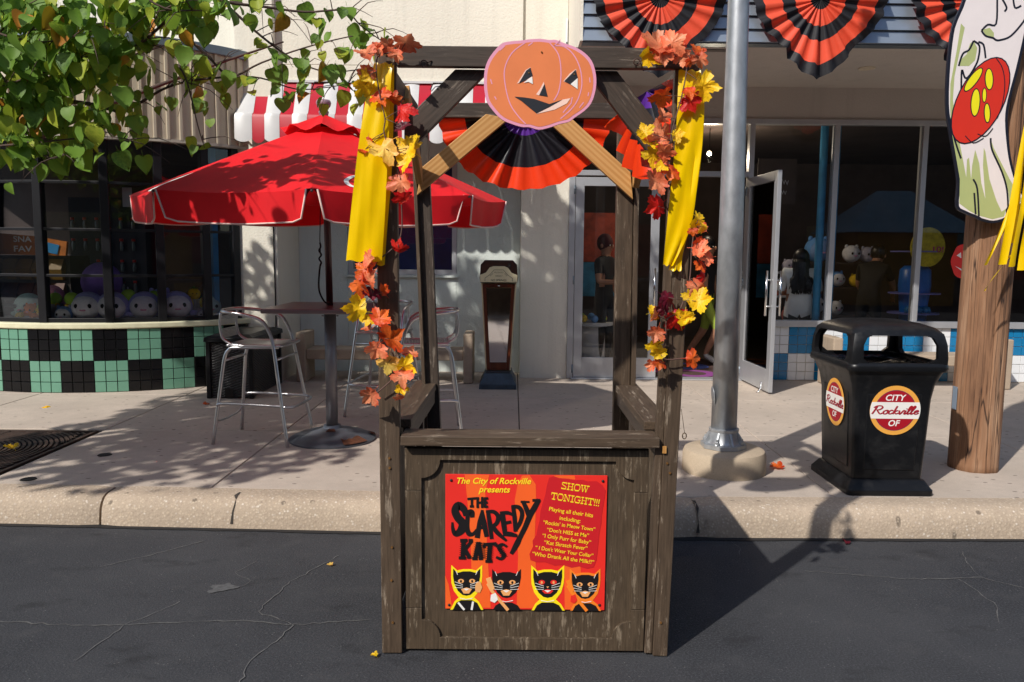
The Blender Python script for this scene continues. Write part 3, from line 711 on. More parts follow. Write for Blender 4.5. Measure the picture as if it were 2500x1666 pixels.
# canopy: soffit, plank siding, end wall, downlights
MB().box(0.62, 8.6, 7.52, FY, 3.585, 3.66).build('soffit', soffit_m, toy)
b = MB().box(0.615, 8.6, 7.50, 7.62, 3.57, 5.2); b.build('fascia_backing', cap_metal, toy)
for k in range(8):
    z0 = 3.578 + 0.116*k
    MB().add([(0.60, 7.462, z0), (8.6, 7.462, z0), (8.6, 7.486, z0+0.108), (0.60, 7.486, z0+0.108), (0.60, 7.499, z0), (8.6, 7.499, z0), (8.6, 7.499, z0+0.108), (0.60, 7.499, z0+0.108)], [(0,1,2,3),(4,7,6,5),(0,4,5,1),(3,2,6,7),(0,3,7,4),(1,5,6,2)]).build('siding_plank', siding_m, toy, False, 0.002)
MB().box(0.59, 0.615, 7.462, FY, 3.575, 5.2).build('end_wall', stucco, toy)
for x, y in ((3.62, 8.45), (6.0, 8.45), (1.4, 8.45)):
    dl = MB().lathe([(0.085, 3.584), (0.085, 3.578), (0.07, 3.578), (0.06, 3.6)], 20, (x, y, 0), False).build('downlight', simple('downlight_trim', L((214, 200, 176)), 0.4) if 'downlight_trim' not in MATS else MATS['downlight_trim'], toy, True)
    MB().lathe([(0.0, 3.582), (0.06, 3.582)], 16, (x, y, 0), False).build('lens', MATS['downlight_trim'], dl)
for x in (1.62, 4.2):
    MB().box(x, x+0.42, 7.75, 7.83, 3.578, 3.584).build('soffit_vent', simple('vent_grey', L((110, 102, 96)), 0.6) if 'vent_grey' not in MATS else MATS['vent_grey'], toy)
# doors
def door(name, M, mirror=False):
    w, z0, z1 = 0.985, 0.20, 2.545
    b = MB()
    b.box(0, .10, -.022, .022, z0, z1); b.box(w-.10, w, -.022, .022, z0, z1); b.box(.10, w-.10, -.022, .022, z0, z0+.235); b.box(.10, w-.10, -.022, .022, z1-.10, z1)
    dr = b.build(name, alum_frame, toy, False, 0.003, M)
    MB().box(.10, w-.10, -.004, .004, z0+.235, z1-.10).build('pane', glass, dr, M=M)
    for s in (-1, 1):
        h = MB(); x = w-.05; h.tube([(x, s*.075, 1.02), (x, s*.075, 1.50)], 0.013, 10)
        for z in (1.12, 1.40): h.tube([(x, s*.02, z), (x, s*.075, z)], 0.009, 8)
        h.build('pull_handle', steel_bar, dr, True, 0, M)
    h = MB()
    for z in (0.3, 1.35, 2.4): h.tube([(-.012, -.02, z-.05), (-.012, -.02, z+.05)], 0.014, 8)
    h.build('hinge', cap_metal, dr, True, 0, M)
    return dr
door('door', Matrix.Translation((0.728, FY+0.0, 0)))
d2 = door('door', Matrix.Translation((2.735, FY-0.02, 0)) @ Matrix.Rotation(math.radians(-88), 4, 'Z'))
MB().tube([(2.71, 8.55, .30), (2.70, 8.53, .24), (2.66, 8.50, .19), (2.655, 8.52, .185)], 0.008, 6, sm=3).build('kick_stop', steel_bar, d2, True)
MB().box(0.70, 2.74, FY-0.09, FY+0.1, 0.181, 0.196).build('threshold', alum_frame, toy, False, 0.003)
MB().box(0.66, 8.4, FY+0.1, 14.6, 0.12, 0.186).build('shop_floor', shop_floor_m, toy)
MB().box(0.655, 0.75, FY+0.12, 14.6, .186, 3.3).build('side_wall', shop_dark, toy)
MB().box(0.66, 8.4, 14.5, 14.6, .186, 3.3).build('back_wall', shop_dark, toy)
MB().box(8.3, 8.4, FY+.1, 14.6, .186, 3.3).build('side_wall', shop_dark, toy)
MB().box(0.66, 8.4, FY+0.3, 14.6, 3.3, 3.4).build('ceiling', shop_dark, toy)
for x, y in ((3.655, FY+0.16), (3.82, FY+0.2), (5.72, FY+0.25)):
    MB().tube([(x, y, .186), (x, y, 3.3)], 0.045, 14).build('blue_column', blue_paint, toy, True)
# floor rug in the doorway, with rings
rug = tag(MB().box(1.3, 2.72, 9.56, 11.2, .187, .197).build('rug', simple('rug_brown', L((70, 48, 44)), 0.95)), 'dark patterned rug with purple and blue rings inside the open doorway', 'rug')
for k, (x, y, r, c) in enumerate(((2.25, 9.80, .3, (128, 58, 128)), (2.3, 10.45, .3, (52, 70, 140)), (1.7, 10.1, .3, (128, 58, 128)), (2.0, 10.9, .28, (150, 96, 60)))):
    MB().lathe([(r, .198+.001*k), (r*.55, .198+.001*k)], 26, (x, y, 0), False).build('ring_pattern', flat('rug_%d' % (k % 4), c, 0.95), rug)

# ------------------------------------------------------------------ the wooden booth
booth = empty('wooden_booth', (0.065, 3.65, 0.0), 'weathered brown wooden booth frame with a panelled counter front', 'booth')
B = lambda n, p, q, w, t, m=wood, **k: board(n, p, q, w, t, m, booth, **k)
B('front_post', (-.483, 3.149, 0.006), (-.494, 3.149, 2.435), .082, .038)
B('front_post', (-.505, 3.206, 0.006), (-.516, 3.206, 2.36), .036, .072, wood_dark)
B('front_post', (.624, 3.149, 0.004), (.676, 3.149, 2.435), .060, .038)
B('front_post', (.577, 3.158, 0.010), (.630, 3.158, 2.357), .031, .036)
B('front_post', (.632, 3.206, 0.006), (.684, 3.206, 2.36), .036, .072, wood_dark)
B('top_beam', (-.451, 3.149, 2.396), (.643, 3.149, 2.396), .076, .036, wood_dark)
B('counter_top', (-.440, 3.178, .906), (.592, 3.178, .9065), .039, .146)
B('side_ledge', (-.476, 3.26, .944), (-.458, 4.28, .946), .036, .118, roll=0)
B('side_ledge', (.612, 3.26, .944), (.612, 4.28, .946), .036, .118)
B('ledge_apron', (-.437, 3.27, .893), (-.42, 4.16, .893), .062, .03, wood_dark)
B('ledge_apron', (.577, 3.27, .893), (.575, 4.16, .893), .062, .03, wood_dark)
B('rear_post', (-.385, 4.205, 0.006), (-.484, 4.205, 2.34), .075, .06, wood_dark)
B('rear_post', (-.424, 4.19, 0.006), (-.519, 4.19, 2.36), .018, .095)
B('rear_post', (.592, 4.205, 0.006), (.575, 4.205, 2.34), .085, .05)
B('rear_post', (.652, 4.20, 0.006), (.632, 4.20, 2.36), .024, .09)
B('rear_beam', (-.475, 4.205, 2.38), (.612, 4.205, 2.384), .074, .036, wood_dark)
B('side_beam', (-.507, 3.245, 2.365), (-.505, 4.16, 2.365), .072, .03, wood_dark)
B('side_beam', (.683, 3.245, 2.365), (.636, 4.16, 2.365), .072, .03, wood_dark)
B('corner_brace', (-.428, 3.19, 2.093), (-.163, 3.19, 2.357), .094, .036, wood_dark, cut=(-1.0, 1.0))
B('corner_brace', (.545, 3.19, 2.10), (.335, 3.19, 2.357), .094, .036, wood_dark, cut=(1.2, -.82))
B('pine_brace', (-.482, 4.14, 2.012), (-.085, 4.17, 2.345), .092, .036, pine, cut=(-1.19, .84))
B('pine_brace', (.604, 4.14, 2.00), (.215, 4.17, 2.345), .092, .036, pine, cut=(1.12, -.88))
B('pine_brace', (-.478, 4.12, 2.03), (-.490, 3.68, 2.37), .034, .085, pine)
B('pine_brace', (.622, 4.12, 2.02), (.645, 3.68, 2.36), .034, .085, pine)
B('stud', (-.437, 3.75, .01), (-.437, 3.75, .86), .035, .06, wood_dark)
B('stud', (.585, 3.75, .01), (.585, 3.75, .86), .035, .06, wood_dark)
MB().box(-.520, -.508, 3.25, 4.15, .012, .922).build('side_panel', wood_panel, booth, False, .002)
MB().box(.652, .664, 3.25, 4.15, .012, .922).build('side_panel', wood_panel, booth, False, .002)
MB().box(.664, .69, 3.95, 4.02, .72, .80).build('side_latch', wood_dark, booth, False, .003)
MB().box(-.432, .560, 3.166, 3.180, .012, .868).build('front_panel', wood_panel, booth, False, .002)
# raised surround with scooped corners, four pieces butted at the stiles
il, ir, it, ib, sc_ = -.362, .502, .818, .066, .076
def scoop(cx, cz, a0, a1, n=8): return [(cx + sc_*math.cos(a0+(a1-a0)*i/n), cz + sc_*math.sin(a0+(a1-a0)*i/n)) for i in range(n+1)]
top = [(-.430, .866), (-.430, it-sc_-.05), (il, it-sc_-.05), (il, it-sc_)] + scoop(il, it, -PI/2, 0)[1:] + scoop(ir, it, PI, 1.5*PI) + [(ir, it-sc_-.05), (.558, it-sc_-.05), (.558, .866)]
bot = [(-.430, .014), (.558, .014), (.558, ib+sc_+.05), (ir, ib+sc_+.05)] + scoop(ir, ib, PI/2, PI) + scoop(il, ib, 0, PI/2) + [(il, ib+sc_+.05), (-.430, ib+sc_+.05)]
for nm, pl in (('panel_surround', top), ('panel_surround', bot), ('panel_surround', [(-.430, ib+sc_+.052), (il, ib+sc_+.052), (il, it-sc_-.052), (-.430, it-sc_-.052)]), ('panel_surround', [(ir, ib+sc_+.052), (.558, ib+sc_+.052), (.558, it-sc_-.052), (ir, it-sc_-.052)])):
    MB().prism(pl, 3.151, 3.166).build(nm, wood_panel, booth, False, .0018)
for x, z in ((-.488, .83), (-.487, .79), (-.480, .46), (-.483, .32), (-.479, .14), (.628, .82), (.640, .78), (.622, .15), (-.490, 2.40)):
    MB().lathe([(0.0, 0.0), (.005, 0.0), (.005, .004)], 8).build('screw', screw_m, booth, M=Matrix.Translation((x, 3.1285, z)) @ Matrix.Rotation(PI/2, 4, 'X'))
MB().box(.607, .622, 3.12, 3.131, .862, .89).build('wood_chip', pine, booth)
for x, z, s in ((-.345, 2.365, -1), (.463, 2.378, 1)):
    b = MB(); c = Vector((x, 3.118, z)); b.tube([c+Vector((.012*math.cos(t*PI/6), 0, .012*math.sin(t*PI/6))) for t in range(12)], .0025, 6, closed=True)
    b.tube([c+Vector((.012, 0, .004)), c+Vector((.03, .012, .012))], .0025, 6); b.build('screw_eye', simple('old_screw_eye', L((74, 52, 44)), .5, .5) if 'old_screw_eye' not in MATS else MATS['old_screw_eye'], booth, True)
b = MB(); b.tube([(.68, 3.14, 1.04), (.686, 3.135, 1.0), (.694, 3.13, .945)], .0012, 5); b.tube([(.694+.008*math.cos(t), 3.13, .932+.012*math.sin(t)) for t in [k*PI/6 for k in range(12)]], .0022, 6, closed=True)
b.build('wire_ring', simple('thin_wire', L((100, 84, 66)), .5, .6), booth, True)

# poster on the counter front
PX0, PX1, PZ0, PZ1 = -.2655, .393, .187, .758
PY = 3.158
poster = empty('show_poster', (.064, PY, PZ0), 'red show poster with black cats and yellow lettering screwed to the booth front', 'poster')
def pz(x, y):       # poster artwork units to the board
    xl = 97 + 21*(y-55)/1400; xr = 1805 - 35*(y-70)/1405; u = (x-xl)/(xr-xl)
    yt = 55+15*u; yb = 1455+20*u; v = (y-yt)/(yb-yt)
    return (PX0 + u*(PX1-PX0), PZ1 - v*(PZ1-PZ0))
pc = lambda pts: [pz(*p) for p in pts]
ly = lambda k: PY - 0.0006*k
red_p = flat('poster_red', (232, 44, 34)); ora_p = flat('poster_orange', (244, 98, 34)); dred_p = flat('poster_dark_red', (200, 26, 34)); yel_p = flat('poster_yellow', (255, 218, 40)); hal_y = flat('poster_lemon', (252, 226, 20)); hal_o = flat('poster_amber', (248, 132, 34)); tan_p = flat('poster_tan', (240, 170, 104)); blk_p = flat('poster_black', (20, 16, 18))
MB().box(PX0, PX1, PY, PY+.005, PZ0, PZ1).build('board', [red_p], poster, False, .0008)
b = MB()
for pl in ([(300, 58), (560, 62), (520, 250), (545, 800), (590, 1445), (400, 1445), (375, 800), (330, 300)], [(905, 70), (985, 66), (1050, 160), (1055, 330), (1040, 800), (1090, 1450), (860, 1450), (870, 900), (830, 320), (860, 160)], [(110, 1100), (150, 1200), (190, 1452), (122, 1452)], [(1350, 1000), (1520, 1000), (1560, 1465), (1360, 1465)], [(1240, 68), (1460, 70), (1465, 110), (1250, 90)]):
    b.flatpoly(pc(pl), ly(1))
b.build('ray_print', ora_p, poster)
edge = [(1190, 90), (1240, 75), (1300, 95), (1400, 100), (1440, 115), (1540, 112), (1600, 128), (1690, 125), (1750, 165), (1785, 220), (1775, 300), (1760, 380), (1745, 480), (1740, 560), (1720, 660), (1710, 760), (1700, 850), (1690, 940), (1660, 1020), (1590, 1035), (1510, 1010), (1430, 1025), (1340, 995), (1250, 1000), (1150, 965), (1060, 965), (1000, 945), (988, 880), (1025, 800), (1020, 740), (1060, 680), (1075, 600), (1095, 520), (1100, 440), (1120, 360), (1150, 270), (1165, 180)]
MB().flatpoly(pc(edge), ly(2)).build('list_panel_print', dred_p, poster)
b = MB()
def line(body, p0, p1, h=None, shear=0.0, bold=0.012): text_fit(MB(), body, pz(*p0), pz(*p1), ly(3.5), h, shear, bold).build('lettering', yel_p, poster)
line('The City of Rockville', (222, 150), (1002, 155), None, 0.28, 0.02)
line('presents', (448, 238), (782, 242), None, 0.28, 0.02)
SLAB = {'S': (.85, [[(.12, .9, .17), (.78, .9, .17)], [(.08, .1, .17), (.72, .1, .17)], [(.14, .86, .1), (.12, .66, .1), (.40, .52, .12), (.70, .38, .1), (.70, .14, .1)], [(.75, .95, .07), (.75, .72, .07)], [(.10, .05, .07), (.10, .28, .07)]]),
        'H': (1.0, [[(.22, .08, .1), (.22, .92, .1)], [(.78, .08, .1), (.78, .92, .1)], [(.22, .5, .08), (.78, .5, .08)]] + [[(x, z, .17), (x+.4, z, .17)] for x in (.02, .58) for z in (.09, .91)]),
        'O': (.95, [[(.2, .9, .18), (.75, .9, .18)], [(.2, .1, .18), (.75, .1, .18)], [(.26, .9, .1), (.08, .68, .1), (.08, .32, .1), (.26, .1, .1)], [(.69, .9, .1), (.87, .68, .1), (.87, .32, .1), (.69, .1, .1)]]),
        'W': (1.25, [[(.16, .9, .1), (.38, .04, .1)], [(.38, .04, .07), (.6, .8, .07)], [(.6, .8, .1), (.84, .04, .1)], [(.84, .04, .07), (1.06, .9, .07)]] + [[(x, .91, .17), (x+.36, .91, .17)] for x in (0, .44, .88)]),
        'T': (.95, [[(.02, .9, .18), (.9, .9, .18)], [(.06, .95, .08), (.06, .64, .08)], [(.86, .95, .08), (.86, .64, .08)], [(.46, .9, .11), (.46, .08, .11)], [(.22, .09, .17), (.7, .09, .17)]]),
        'N': (1.05, [[(.2, .08, .08), (.2, .92, .08)], [(.82, .08, .08), (.82, .92, .08)], [(.2, .92, .11), (.82, .06, .11)], [(.02, .91, .17), (.3, .91, .17)], [(.02, .09, .17), (.4, .09, .17)], [(.64, .91, .17), (1.0, .91, .17)]]),
        'I': (.55, [[(.26, .08, .11), (.26, .92, .11)], [(.02, .91, .17), (.5, .91, .17)], [(.02, .09, .17), (.5, .09, .17)]]),
        'G': (.98, [[(.2, .9, .18), (.75, .9, .18)], [(.2, .1, .18), (.78, .1, .18)], [(.26, .9, .1), (.08, .68, .1), (.08, .32, .1), (.26, .1, .1)], [(.82, .95, .07), (.82, .68, .07)], [(.80, .05, .1), (.80, .45, .1)], [(.55, .46, .15), (.95, .46, .15)]]),
        '!': (.3, [[(.14, .98, .15), (.14, .36, .09)], [(.14, .19, .15), (.14, .03, .15)]])}
def slab(word, p0, p1, h):
    b = MB(); a, c_ = Vector(pz(*p0)), Vector(pz(*p1)); d_ = (c_-a); tot = sum(SLAB[ch][0] for ch in word); u = d_/tot; n_ = Vector((-d_.y, d_.x)).normalized()*h; x = 0.0; k = 0
    for ch in word:
        adv, sts = SLAB[ch]
        for s_ in sts:
            k += 1; ribbon(b, [(*(a + u*(x+q[0]) + n_*q[1]), q[2]*h*.9) for q in s_], .01, ly(3.5) - .00003*k)
        x += adv
    stuff(b.build('lettering', yel_p, poster))
slab('SHOW', (1312, 205), (1605, 248), .031)
slab('TONIGHT!!!', (1205, 312), (1718, 388), .031)
for t, p0, p1 in (('Playing all their hits', (1190, 428), (1650, 498)), ('including:', (1300, 522), (1518, 555)), ("\u201cRockin' in Meow Town\u201d", (1128, 565), (1672, 642)), ("\u201cDon't HISS at Me\u201d", (1168, 642), (1606, 706)), ('\u201cI Only Purr for Baby\u201d', (1120, 704), (1628, 778)), ('\u201cKat Skratch Fever\u201d', (1140, 774), (1590, 840)), ("\u201c I Don't Wear Your Collar\u201d", (1048, 828), (1652, 916)), ('\u201cWho Drank All the Milk?!\u201d', (1015, 892), (1660, 986))):
    line(t, p0, p1, 0.0165, 0.0, 0.010)
b = MB(); SC = (PX1-PX0)/1690.0; cnt = [0]
def st(pts, w=None, sm=0):
    cnt[0] += 1
    ribbon(b, [(*pz(p[0], p[1]), (p[2]*.84 if len(p) > 2 else w)*SC) for p in pts], 0.01, ly(3) - 0.00004*cnt[0], sm)
st([(312, 485, 45), (300, 420, 85), (240, 375, 100), (205, 430, 96), (235, 500, 100), (285, 560, 105), (275, 625, 105), (215, 672, 66), (185, 620, 46), (178, 548, 26)], sm=5)
st([(388, 500, 50), (378, 445, 72), (345, 450, 55), (335, 530, 55), (335, 610, 58), (355, 668, 64), (400, 668, 46), (432, 620, 24)], sm=5)
st([(492, 422, 34), (465, 540, 56), (440, 712, 66)]); st([(488, 422, 34), (510, 560, 66), (540, 700, 56)]); st([(462, 605, 40), (522, 603, 40)])
st([(548, 425, 46), (570, 560, 58), (592, 722, 46)]); st([(528, 440, 38), (610, 440, 50), (658, 490, 58), (640, 560, 52), (590, 592, 44)], sm=4); st([(598, 585, 50), (650, 655, 58), (748, 742, 32)], sm=4)
st([(698, 435, 60), (715, 560, 66), (735, 690, 56)]); st([(678, 455, 46), (760, 450, 48), (812, 475, 30)], sm=3); st([(715, 560, 44), (795, 543, 38)]); st([(725, 668, 54), (790, 672, 62), (860, 690, 36)], sm=3)
st([(812, 375, 50), (830, 500, 56), (842, 645, 52)]); st([(795, 388, 44), (870, 392, 54), (908, 450, 54), (890, 545, 52), (838, 635, 44)], sm=4)
st([(915, 330, 46), (955, 415, 62), (985, 495, 60)], sm=3); st([(1085, 312, 56), (1040, 390, 70), (990, 480, 70), (940, 600, 64), (890, 700, 62), (852, 780, 72), (796, 878, 44)], sm=4); st([(892, 336, 30), (985, 338, 24)]); st([(1015, 322, 36), (1098, 318, 30)])
for w, segs in ((26, [(332, 308, 430, 300), (380, 300, 380, 388), (358, 384, 402, 384), (440, 298, 440, 390), (488, 298, 488, 390), (428, 345, 496, 345), (518, 298, 518, 392), (505, 302, 550, 300), (515, 345, 546, 343), (505, 386, 550, 386), (428, 300, 455, 300), (476, 298, 500, 298), (428, 388, 455, 388), (476, 388, 500, 388)]),
                (44, [(298, 728, 290, 918), (312, 830, 362, 912), (455, 752, 420, 922), (452, 752, 484, 922), (575, 765, 562, 955)]),
                (34, [(385, 738, 300, 845), (262, 735, 338, 733), (350, 735, 394, 735), (250, 916, 326, 918), (336, 910, 380, 908), (428, 864, 478, 864), (390, 924, 446, 924), (458, 924, 502, 922), (508, 778, 642, 768), (528, 952, 600, 952), (514, 780, 512, 812), (638, 766, 636, 800)])):
    for x0, y0, x1, y1 in segs: st([(x0, y0), (x1, y1)], w)
st([(752, 800, 30), (705, 775, 36), (668, 802, 50), (690, 848, 48), (722, 888, 50), (690, 926, 40), (640, 908, 34)], sm=4)
for x0, y0, x1, y1, n in ((298, 728, 290, 918, 9), (455, 752, 420, 922, 8), (575, 765, 562, 955, 9), (668, 800, 722, 900, 6), (484, 752, 500, 922, 8)):
    for i in range(n):
        t = (i+.5)/n; x = x0+(x1-x0)*t; y = y0+(y1-y0)*t; st([(x-34, y-4), (x, y)], 8); st([(x+34, y-4), (x, y)], 8)
b.build('title_print', blk_p, poster)
# four plain black cats in halos along the foot of the poster
def cat(ox, oy, s, halo, singing, prop):
    o = lambda pts: [pz(ox+x*s, min(oy+y*s, 1463 + (ox+x*s-118)*0.011)) for x, y in pts]
    body = [(-150, 470), (-140, 330), (-110, 265), (-60, 235), (60, 235), (120, 265), (155, 330), (165, 470)]
    head = [(-150, -120), (-105, -70), (-40, -88), (40, -88), (105, -70), (150, -120), (150, -30), (135, 50), (95, 130), (45, 175), (0, 185), (-45, 175), (-95, 130), (-135, 50), (-150, -30)]
    if halo:
        k = [(-178, 470), (-166, 325), (-130, 250), (-85, 205), (-140, 130), (-168, 40), (-172, -30), (-172, -158), (-105, -98), (-40, -112), (40, -112), (105, -98), (172, -158), (172, -30), (166, 40), (140, 130), (85, 205), (138, 250), (180, 325), (190, 470)]
        MB().flatpoly(o(k), ly(2.2)).build('cat_halo', halo, poster)
    b = MB(); b.flatpoly(o(body), ly(3)); b.flatpoly(o(head), ly(3.6)); b.build('cat_print', blk_p, poster)
    b = MB()
    for sx in (-1, 1):
        b.flatpoly(o([(sx*62 + 34*math.cos(t*PI/6), 20 + 24*math.sin(t*PI/6)) for t in range(12)]), ly(4.4))
    b.flatpoly(o([(-60, 110), (0, 92), (60, 110), (30, 160 if singing else 140), (-30, 160 if singing else 140)]), ly(4.4))
    b.build('cat_face_print', tan_p if singing else red_p, poster)
    b = MB()
    for sx in (-1, 1):
        for q in (60, 78, 96): ribbon(b, [o([(sx*40, q)])[0], o([(sx*130, q-18+(q-78)*.8)])[0]], 5*SC, ly(4.8))
        ribbon(b, [o([(sx*118, -92)])[0], o([(sx*100, -50)])[0]], 6*SC, ly(4.8))
    b.flatpoly(o([(-36, 104), (36, 104), (0, 128)]), ly(5)); ribbon(b, [o([(-70, 212)])[0], o([(0, 226)])[0], o([(70, 212)])[0]], 7*SC, ly(4.8)); stuff(b.build('whisker_print', white_p, poster))
    b = MB(); b.flatpoly(o([(-14, 64), (14, 64), (0, 82)]), ly(5.2))
    for sx in (-1, 1): b.flatpoly(o([(sx*62 + 12*math.cos(t*PI/4), 22 + 16*math.sin(t*PI/4)) for t in range(8)]), ly(5.2))
    b.build('cat_pupil_print', blk_p if singing else tan_p, poster)
    if prop == 'banjo':
        b = MB(); ribbon(b, [o([(-195, 30)])[0], o([(-150, 110)])[0], o([(20, 420)])[0]], 34*SC, ly(5.6)); b.flatpoly(o([(-215, -20), (-165, -40), (-120, 90), (-165, 110)]), ly(5.8)); b.build('banjo_print', tan_p if halo is None else hal_o, poster)
        b = MB(); b.flatpoly(o([(-160, 150), (-110, 130), (-85, 200), (-120, 235), (-165, 215)]), ly(6.4)); b.build('glove_print', white_p if halo is None else red_p, poster)
    elif prop == 'squeezebox':
        b = MB(); b.flatpoly(o([(-70, 470), (-60, 400), (60, 340), (95, 345), (100, 470)]), ly(5.6)); b.build('squeezebox_print', red_p, poster)
        b = MB(); b.flatpoly(o([(98, 345), (140, 335), (165, 440), (102, 440)]), ly(5.6)); b.build('key_print', white_p, poster)
    else:
        b = MB(); ribbon(b, [o([(-90, 260)])[0], o([(-20, 470)])[0]], 22*SC, ly(5)); ribbon(b, [o([(75, 250)])[0], o([(60, 470)])[0]], 22*SC, ly(5)); stuff(b.build('braces_print', white_p, poster))
        b = MB(); b.flatpoly(o([(105, 40), (150, 20), (175, 90), (150, 150), (100, 140), (95, 90)]), ly(5.6)); b.build('paw_print', tan_p, poster)
cat(335, 1142, 0.94, hal_y, True, 'braces'); cat(750, 1155, 1.0, None, True, 'banjo'); cat(1180, 1155, 1.0, hal_y, False, 'squeezebox'); cat(1570, 1180, 0.93, hal_o, True, 'banjo')
for x, y in ((160, 118), (1758, 126), (158, 1415), (1720, 1420)):
    q = pz(x, y); MB().lathe([(0.0, .004), (.0045, .003), (.0062, 0)], 12).build('screw_head', ink, poster, True, M=Matrix.Translation((q[0], ly(1), q[1])) @ Matrix.Rotation(PI/2, 4, 'X'))

# painted pumpkin cut-out on the top beam
K7 = 0.00163/3.564
def pk(x, y): return (.0965 + (x-135)*K7, 2.288 - (y-542)*K7)
pump = empty('pumpkin_cutout', (.0965, 3.11, 2.13), 'flat painted orange pumpkin face with pink outline on the booth beam', 'cutout')
out = [(-329, 530), (-322, 420), (-280, 320), (-190, 218), (-110, 196), (-40, 190), (30, 180), (130, 174), (210, 182), (260, 180), (330, 206), (420, 236), (500, 282), (560, 345), (592, 430), (602, 520), (590, 610), (560, 690), (505, 750), (430, 802), (380, 838), (300, 858), (215, 888), (130, 905), (50, 885), (-10, 884), (-90, 862), (-170, 830), (-230, 780), (-300, 690), (-322, 610)]
sm = [(v.x, v.y) for v in spline([(x, y, 0) for x, y in out], 3, True)]
MB().prism([pk(*p) for p in sm], 3.106, 3.118).build('board', flat('pumpkin_pink', (226, 152, 178)), pump)
cen = (135, 540)
MB().flatpoly([pk(cen[0]+(x-cen[0])*.945, cen[1]+(y-cen[1])*.935) for x, y in sm], 3.1052).build('orange_face', simple('pumpkin_orange', L((224, 124, 70)), .55, 0, .05, 10), pump)
b = MB()
for pl in ([(10, 205), (-100, 290), (-159, 420), (-150, 560), (-110, 700), (-40, 800), (20, 860)], [(210, 205), (285, 300), (308, 450), (292, 590), (252, 668)], [(250, 228), (330, 235), (410, 300), (465, 410), (482, 540), (450, 660), (395, 740), (310, 815)], [(250, 228), (300, 180)], [(-200, 270), (-160, 235)], [(-262, 540), (-275, 500)], [(-240, 640), (-225, 665)], [(545, 480), (550, 520)], [(540, 600), (535, 630)], [(500, 680), (465, 725)], [(405, 640), (395, 690), (330, 765)], [(70, 205), (35, 230)]):
    ribbon(b, [pk(*p) for p in pl], 9*K7, 3.1045, 4 if len(pl) > 3 else 0)
b.build('rib_lines', flat('pumpkin_pink', (226, 152, 178)), pump)
b = MB()
for pl in ([(-55, 535), (15, 425), (55, 402), (78, 535), (40, 500)], [(328, 512), (380, 450), (432, 412), (450, 578), (400, 540)], [(104, 620), (140, 570), (166, 518), (172, 545), (128, 628)], [(108, 778), (220, 722), (325, 660), (390, 648), (362, 690), (260, 742)]): b.flatpoly([pk(*p) for p in pl], 3.1040)
b.build('face_shade', flat('pumpkin_pale', (244, 206, 190)), pump)
b = MB()
for pl in ([(-40, 532), (20, 430), (54, 405), (74, 470), (20, 505)], [(335, 512), (428, 418), (447, 482), (390, 538)], [(130, 626), (172, 535), (200, 637)], [(-76, 640), (0, 645), (90, 657), (215, 697), (325, 660), (220, 720), (110, 774), (40, 720), (-20, 672)]): b.flatpoly([pk(*p) for p in pl], 3.1034)
b.build('face_black', flat('pumpkin_black', (28, 30, 38)), pump)
b = MB()
for pl in ([(-2, 528), (70, 478), (76, 538), (40, 520)], [(388, 536), (446, 486), (447, 574)]): b.flatpoly([pk(*p) for p in pl], 3.1028)
b.build('eye_white', white_p, pump)
for x, y in ((145, 280), (42, 448), (418, 456)):
    q = pk(x, y); MB().lathe([(0, .003), (.0025, .003), (.0035, 0)], 8).build('screw', screw_m, pump, M=Matrix.Translation((q[0], 3.1035, q[1])) @ Matrix.Rotation(PI/2, 4, 'X'))

# ------------------------------------------------------------------ pleated fans
def fan(name, label, c, U, V, Nn, a0, a1, rings, pleats, group, shield=False, amp=0.02, names=None, squash=1.0, seed=0, droop=0.0):
    # c centre, U right, V up, Nn toward the street; rings = [(r, material, part name)]
    c, U, V, Nn = Vector(c), Vector(U), Vector(V), Vector(Nn); R = random.Random(seed)
    root = empty(name, c, label, 'bunting', group)
    n = pleats*4; ph = [R.uniform(-.25, .25) for _ in range(n+1)]; am = [R.uniform(.5, 1.5) for _ in range(pleats+2)]
    def P(i, r):
        a = a0 + (a1-a0)*i/n; k = i/4
        rr = r
        if shield:
            dn = abs((a+PI/2+PI) % (2*PI) - PI); kk = math.degrees(dn)
            f = 1.0 + (0.745-1.0)*kk/40 if kk < 40 else 0.745 + (0.86-0.745)*(kk-40)/50 if kk < 90 else 0.86 + .002*(kk-90)
            rr = r*(1 + (f*1.10-1)*(r/rings[-1][0])**1.5)
        w = amp*min(1, .15+r/rings[-1][0])*am[int(k)]*math.sin(2*PI*k + ph[i])
        return c + U*(rr*math.cos(a)) + V*(rr*math.sin(a)*squash - droop*(r**2)) + Nn*(w + .012 + .03*r*math.sin(a*3+seed))
    r0 = 0.004
    for r1, m, nm in rings:
        st_ = 4; b = MB(); rows = []
        for q in range(st_+1):
            r = r0+(r1-r0)*q/st_
            rows.append([P(i, r + (0.006*math.sin(i*1.9+seed) if q == st_ and r1 == rings[-1][0] else 0)) for i in range(n+1)])
        b.grid(rows); b.build(nm, m, root, True)
        r0 = r1
    return root
for k, (x, z, s) in enumerate(((1.29, 3.93, 0), (2.72, 3.93, 1), (4.14, 3.93, 2))):
    fan('fan_bunting', 'orange and black pleated bunting on the siding, ' + ('hanging behind the booth beam' if k == 0 else 'between the lamp post and the ghost cutout' if k == 1 else 'partly behind the ghost cutout'), (x, 7.40, z), (1, 0, 0), (0, 0, 1), (0, -1, 0), -PI-0.5, 0.5,
        [(.085, bk_cot, 'black_band'), (.225, or_cot, 'orange_band'), (.345, bk_cot, 'black_band'), (.525, or_cot, 'orange_band'), (.625, bk_cot, 'black_band')], 15, 'buntings on the siding', True, 0.034, seed=k+1)
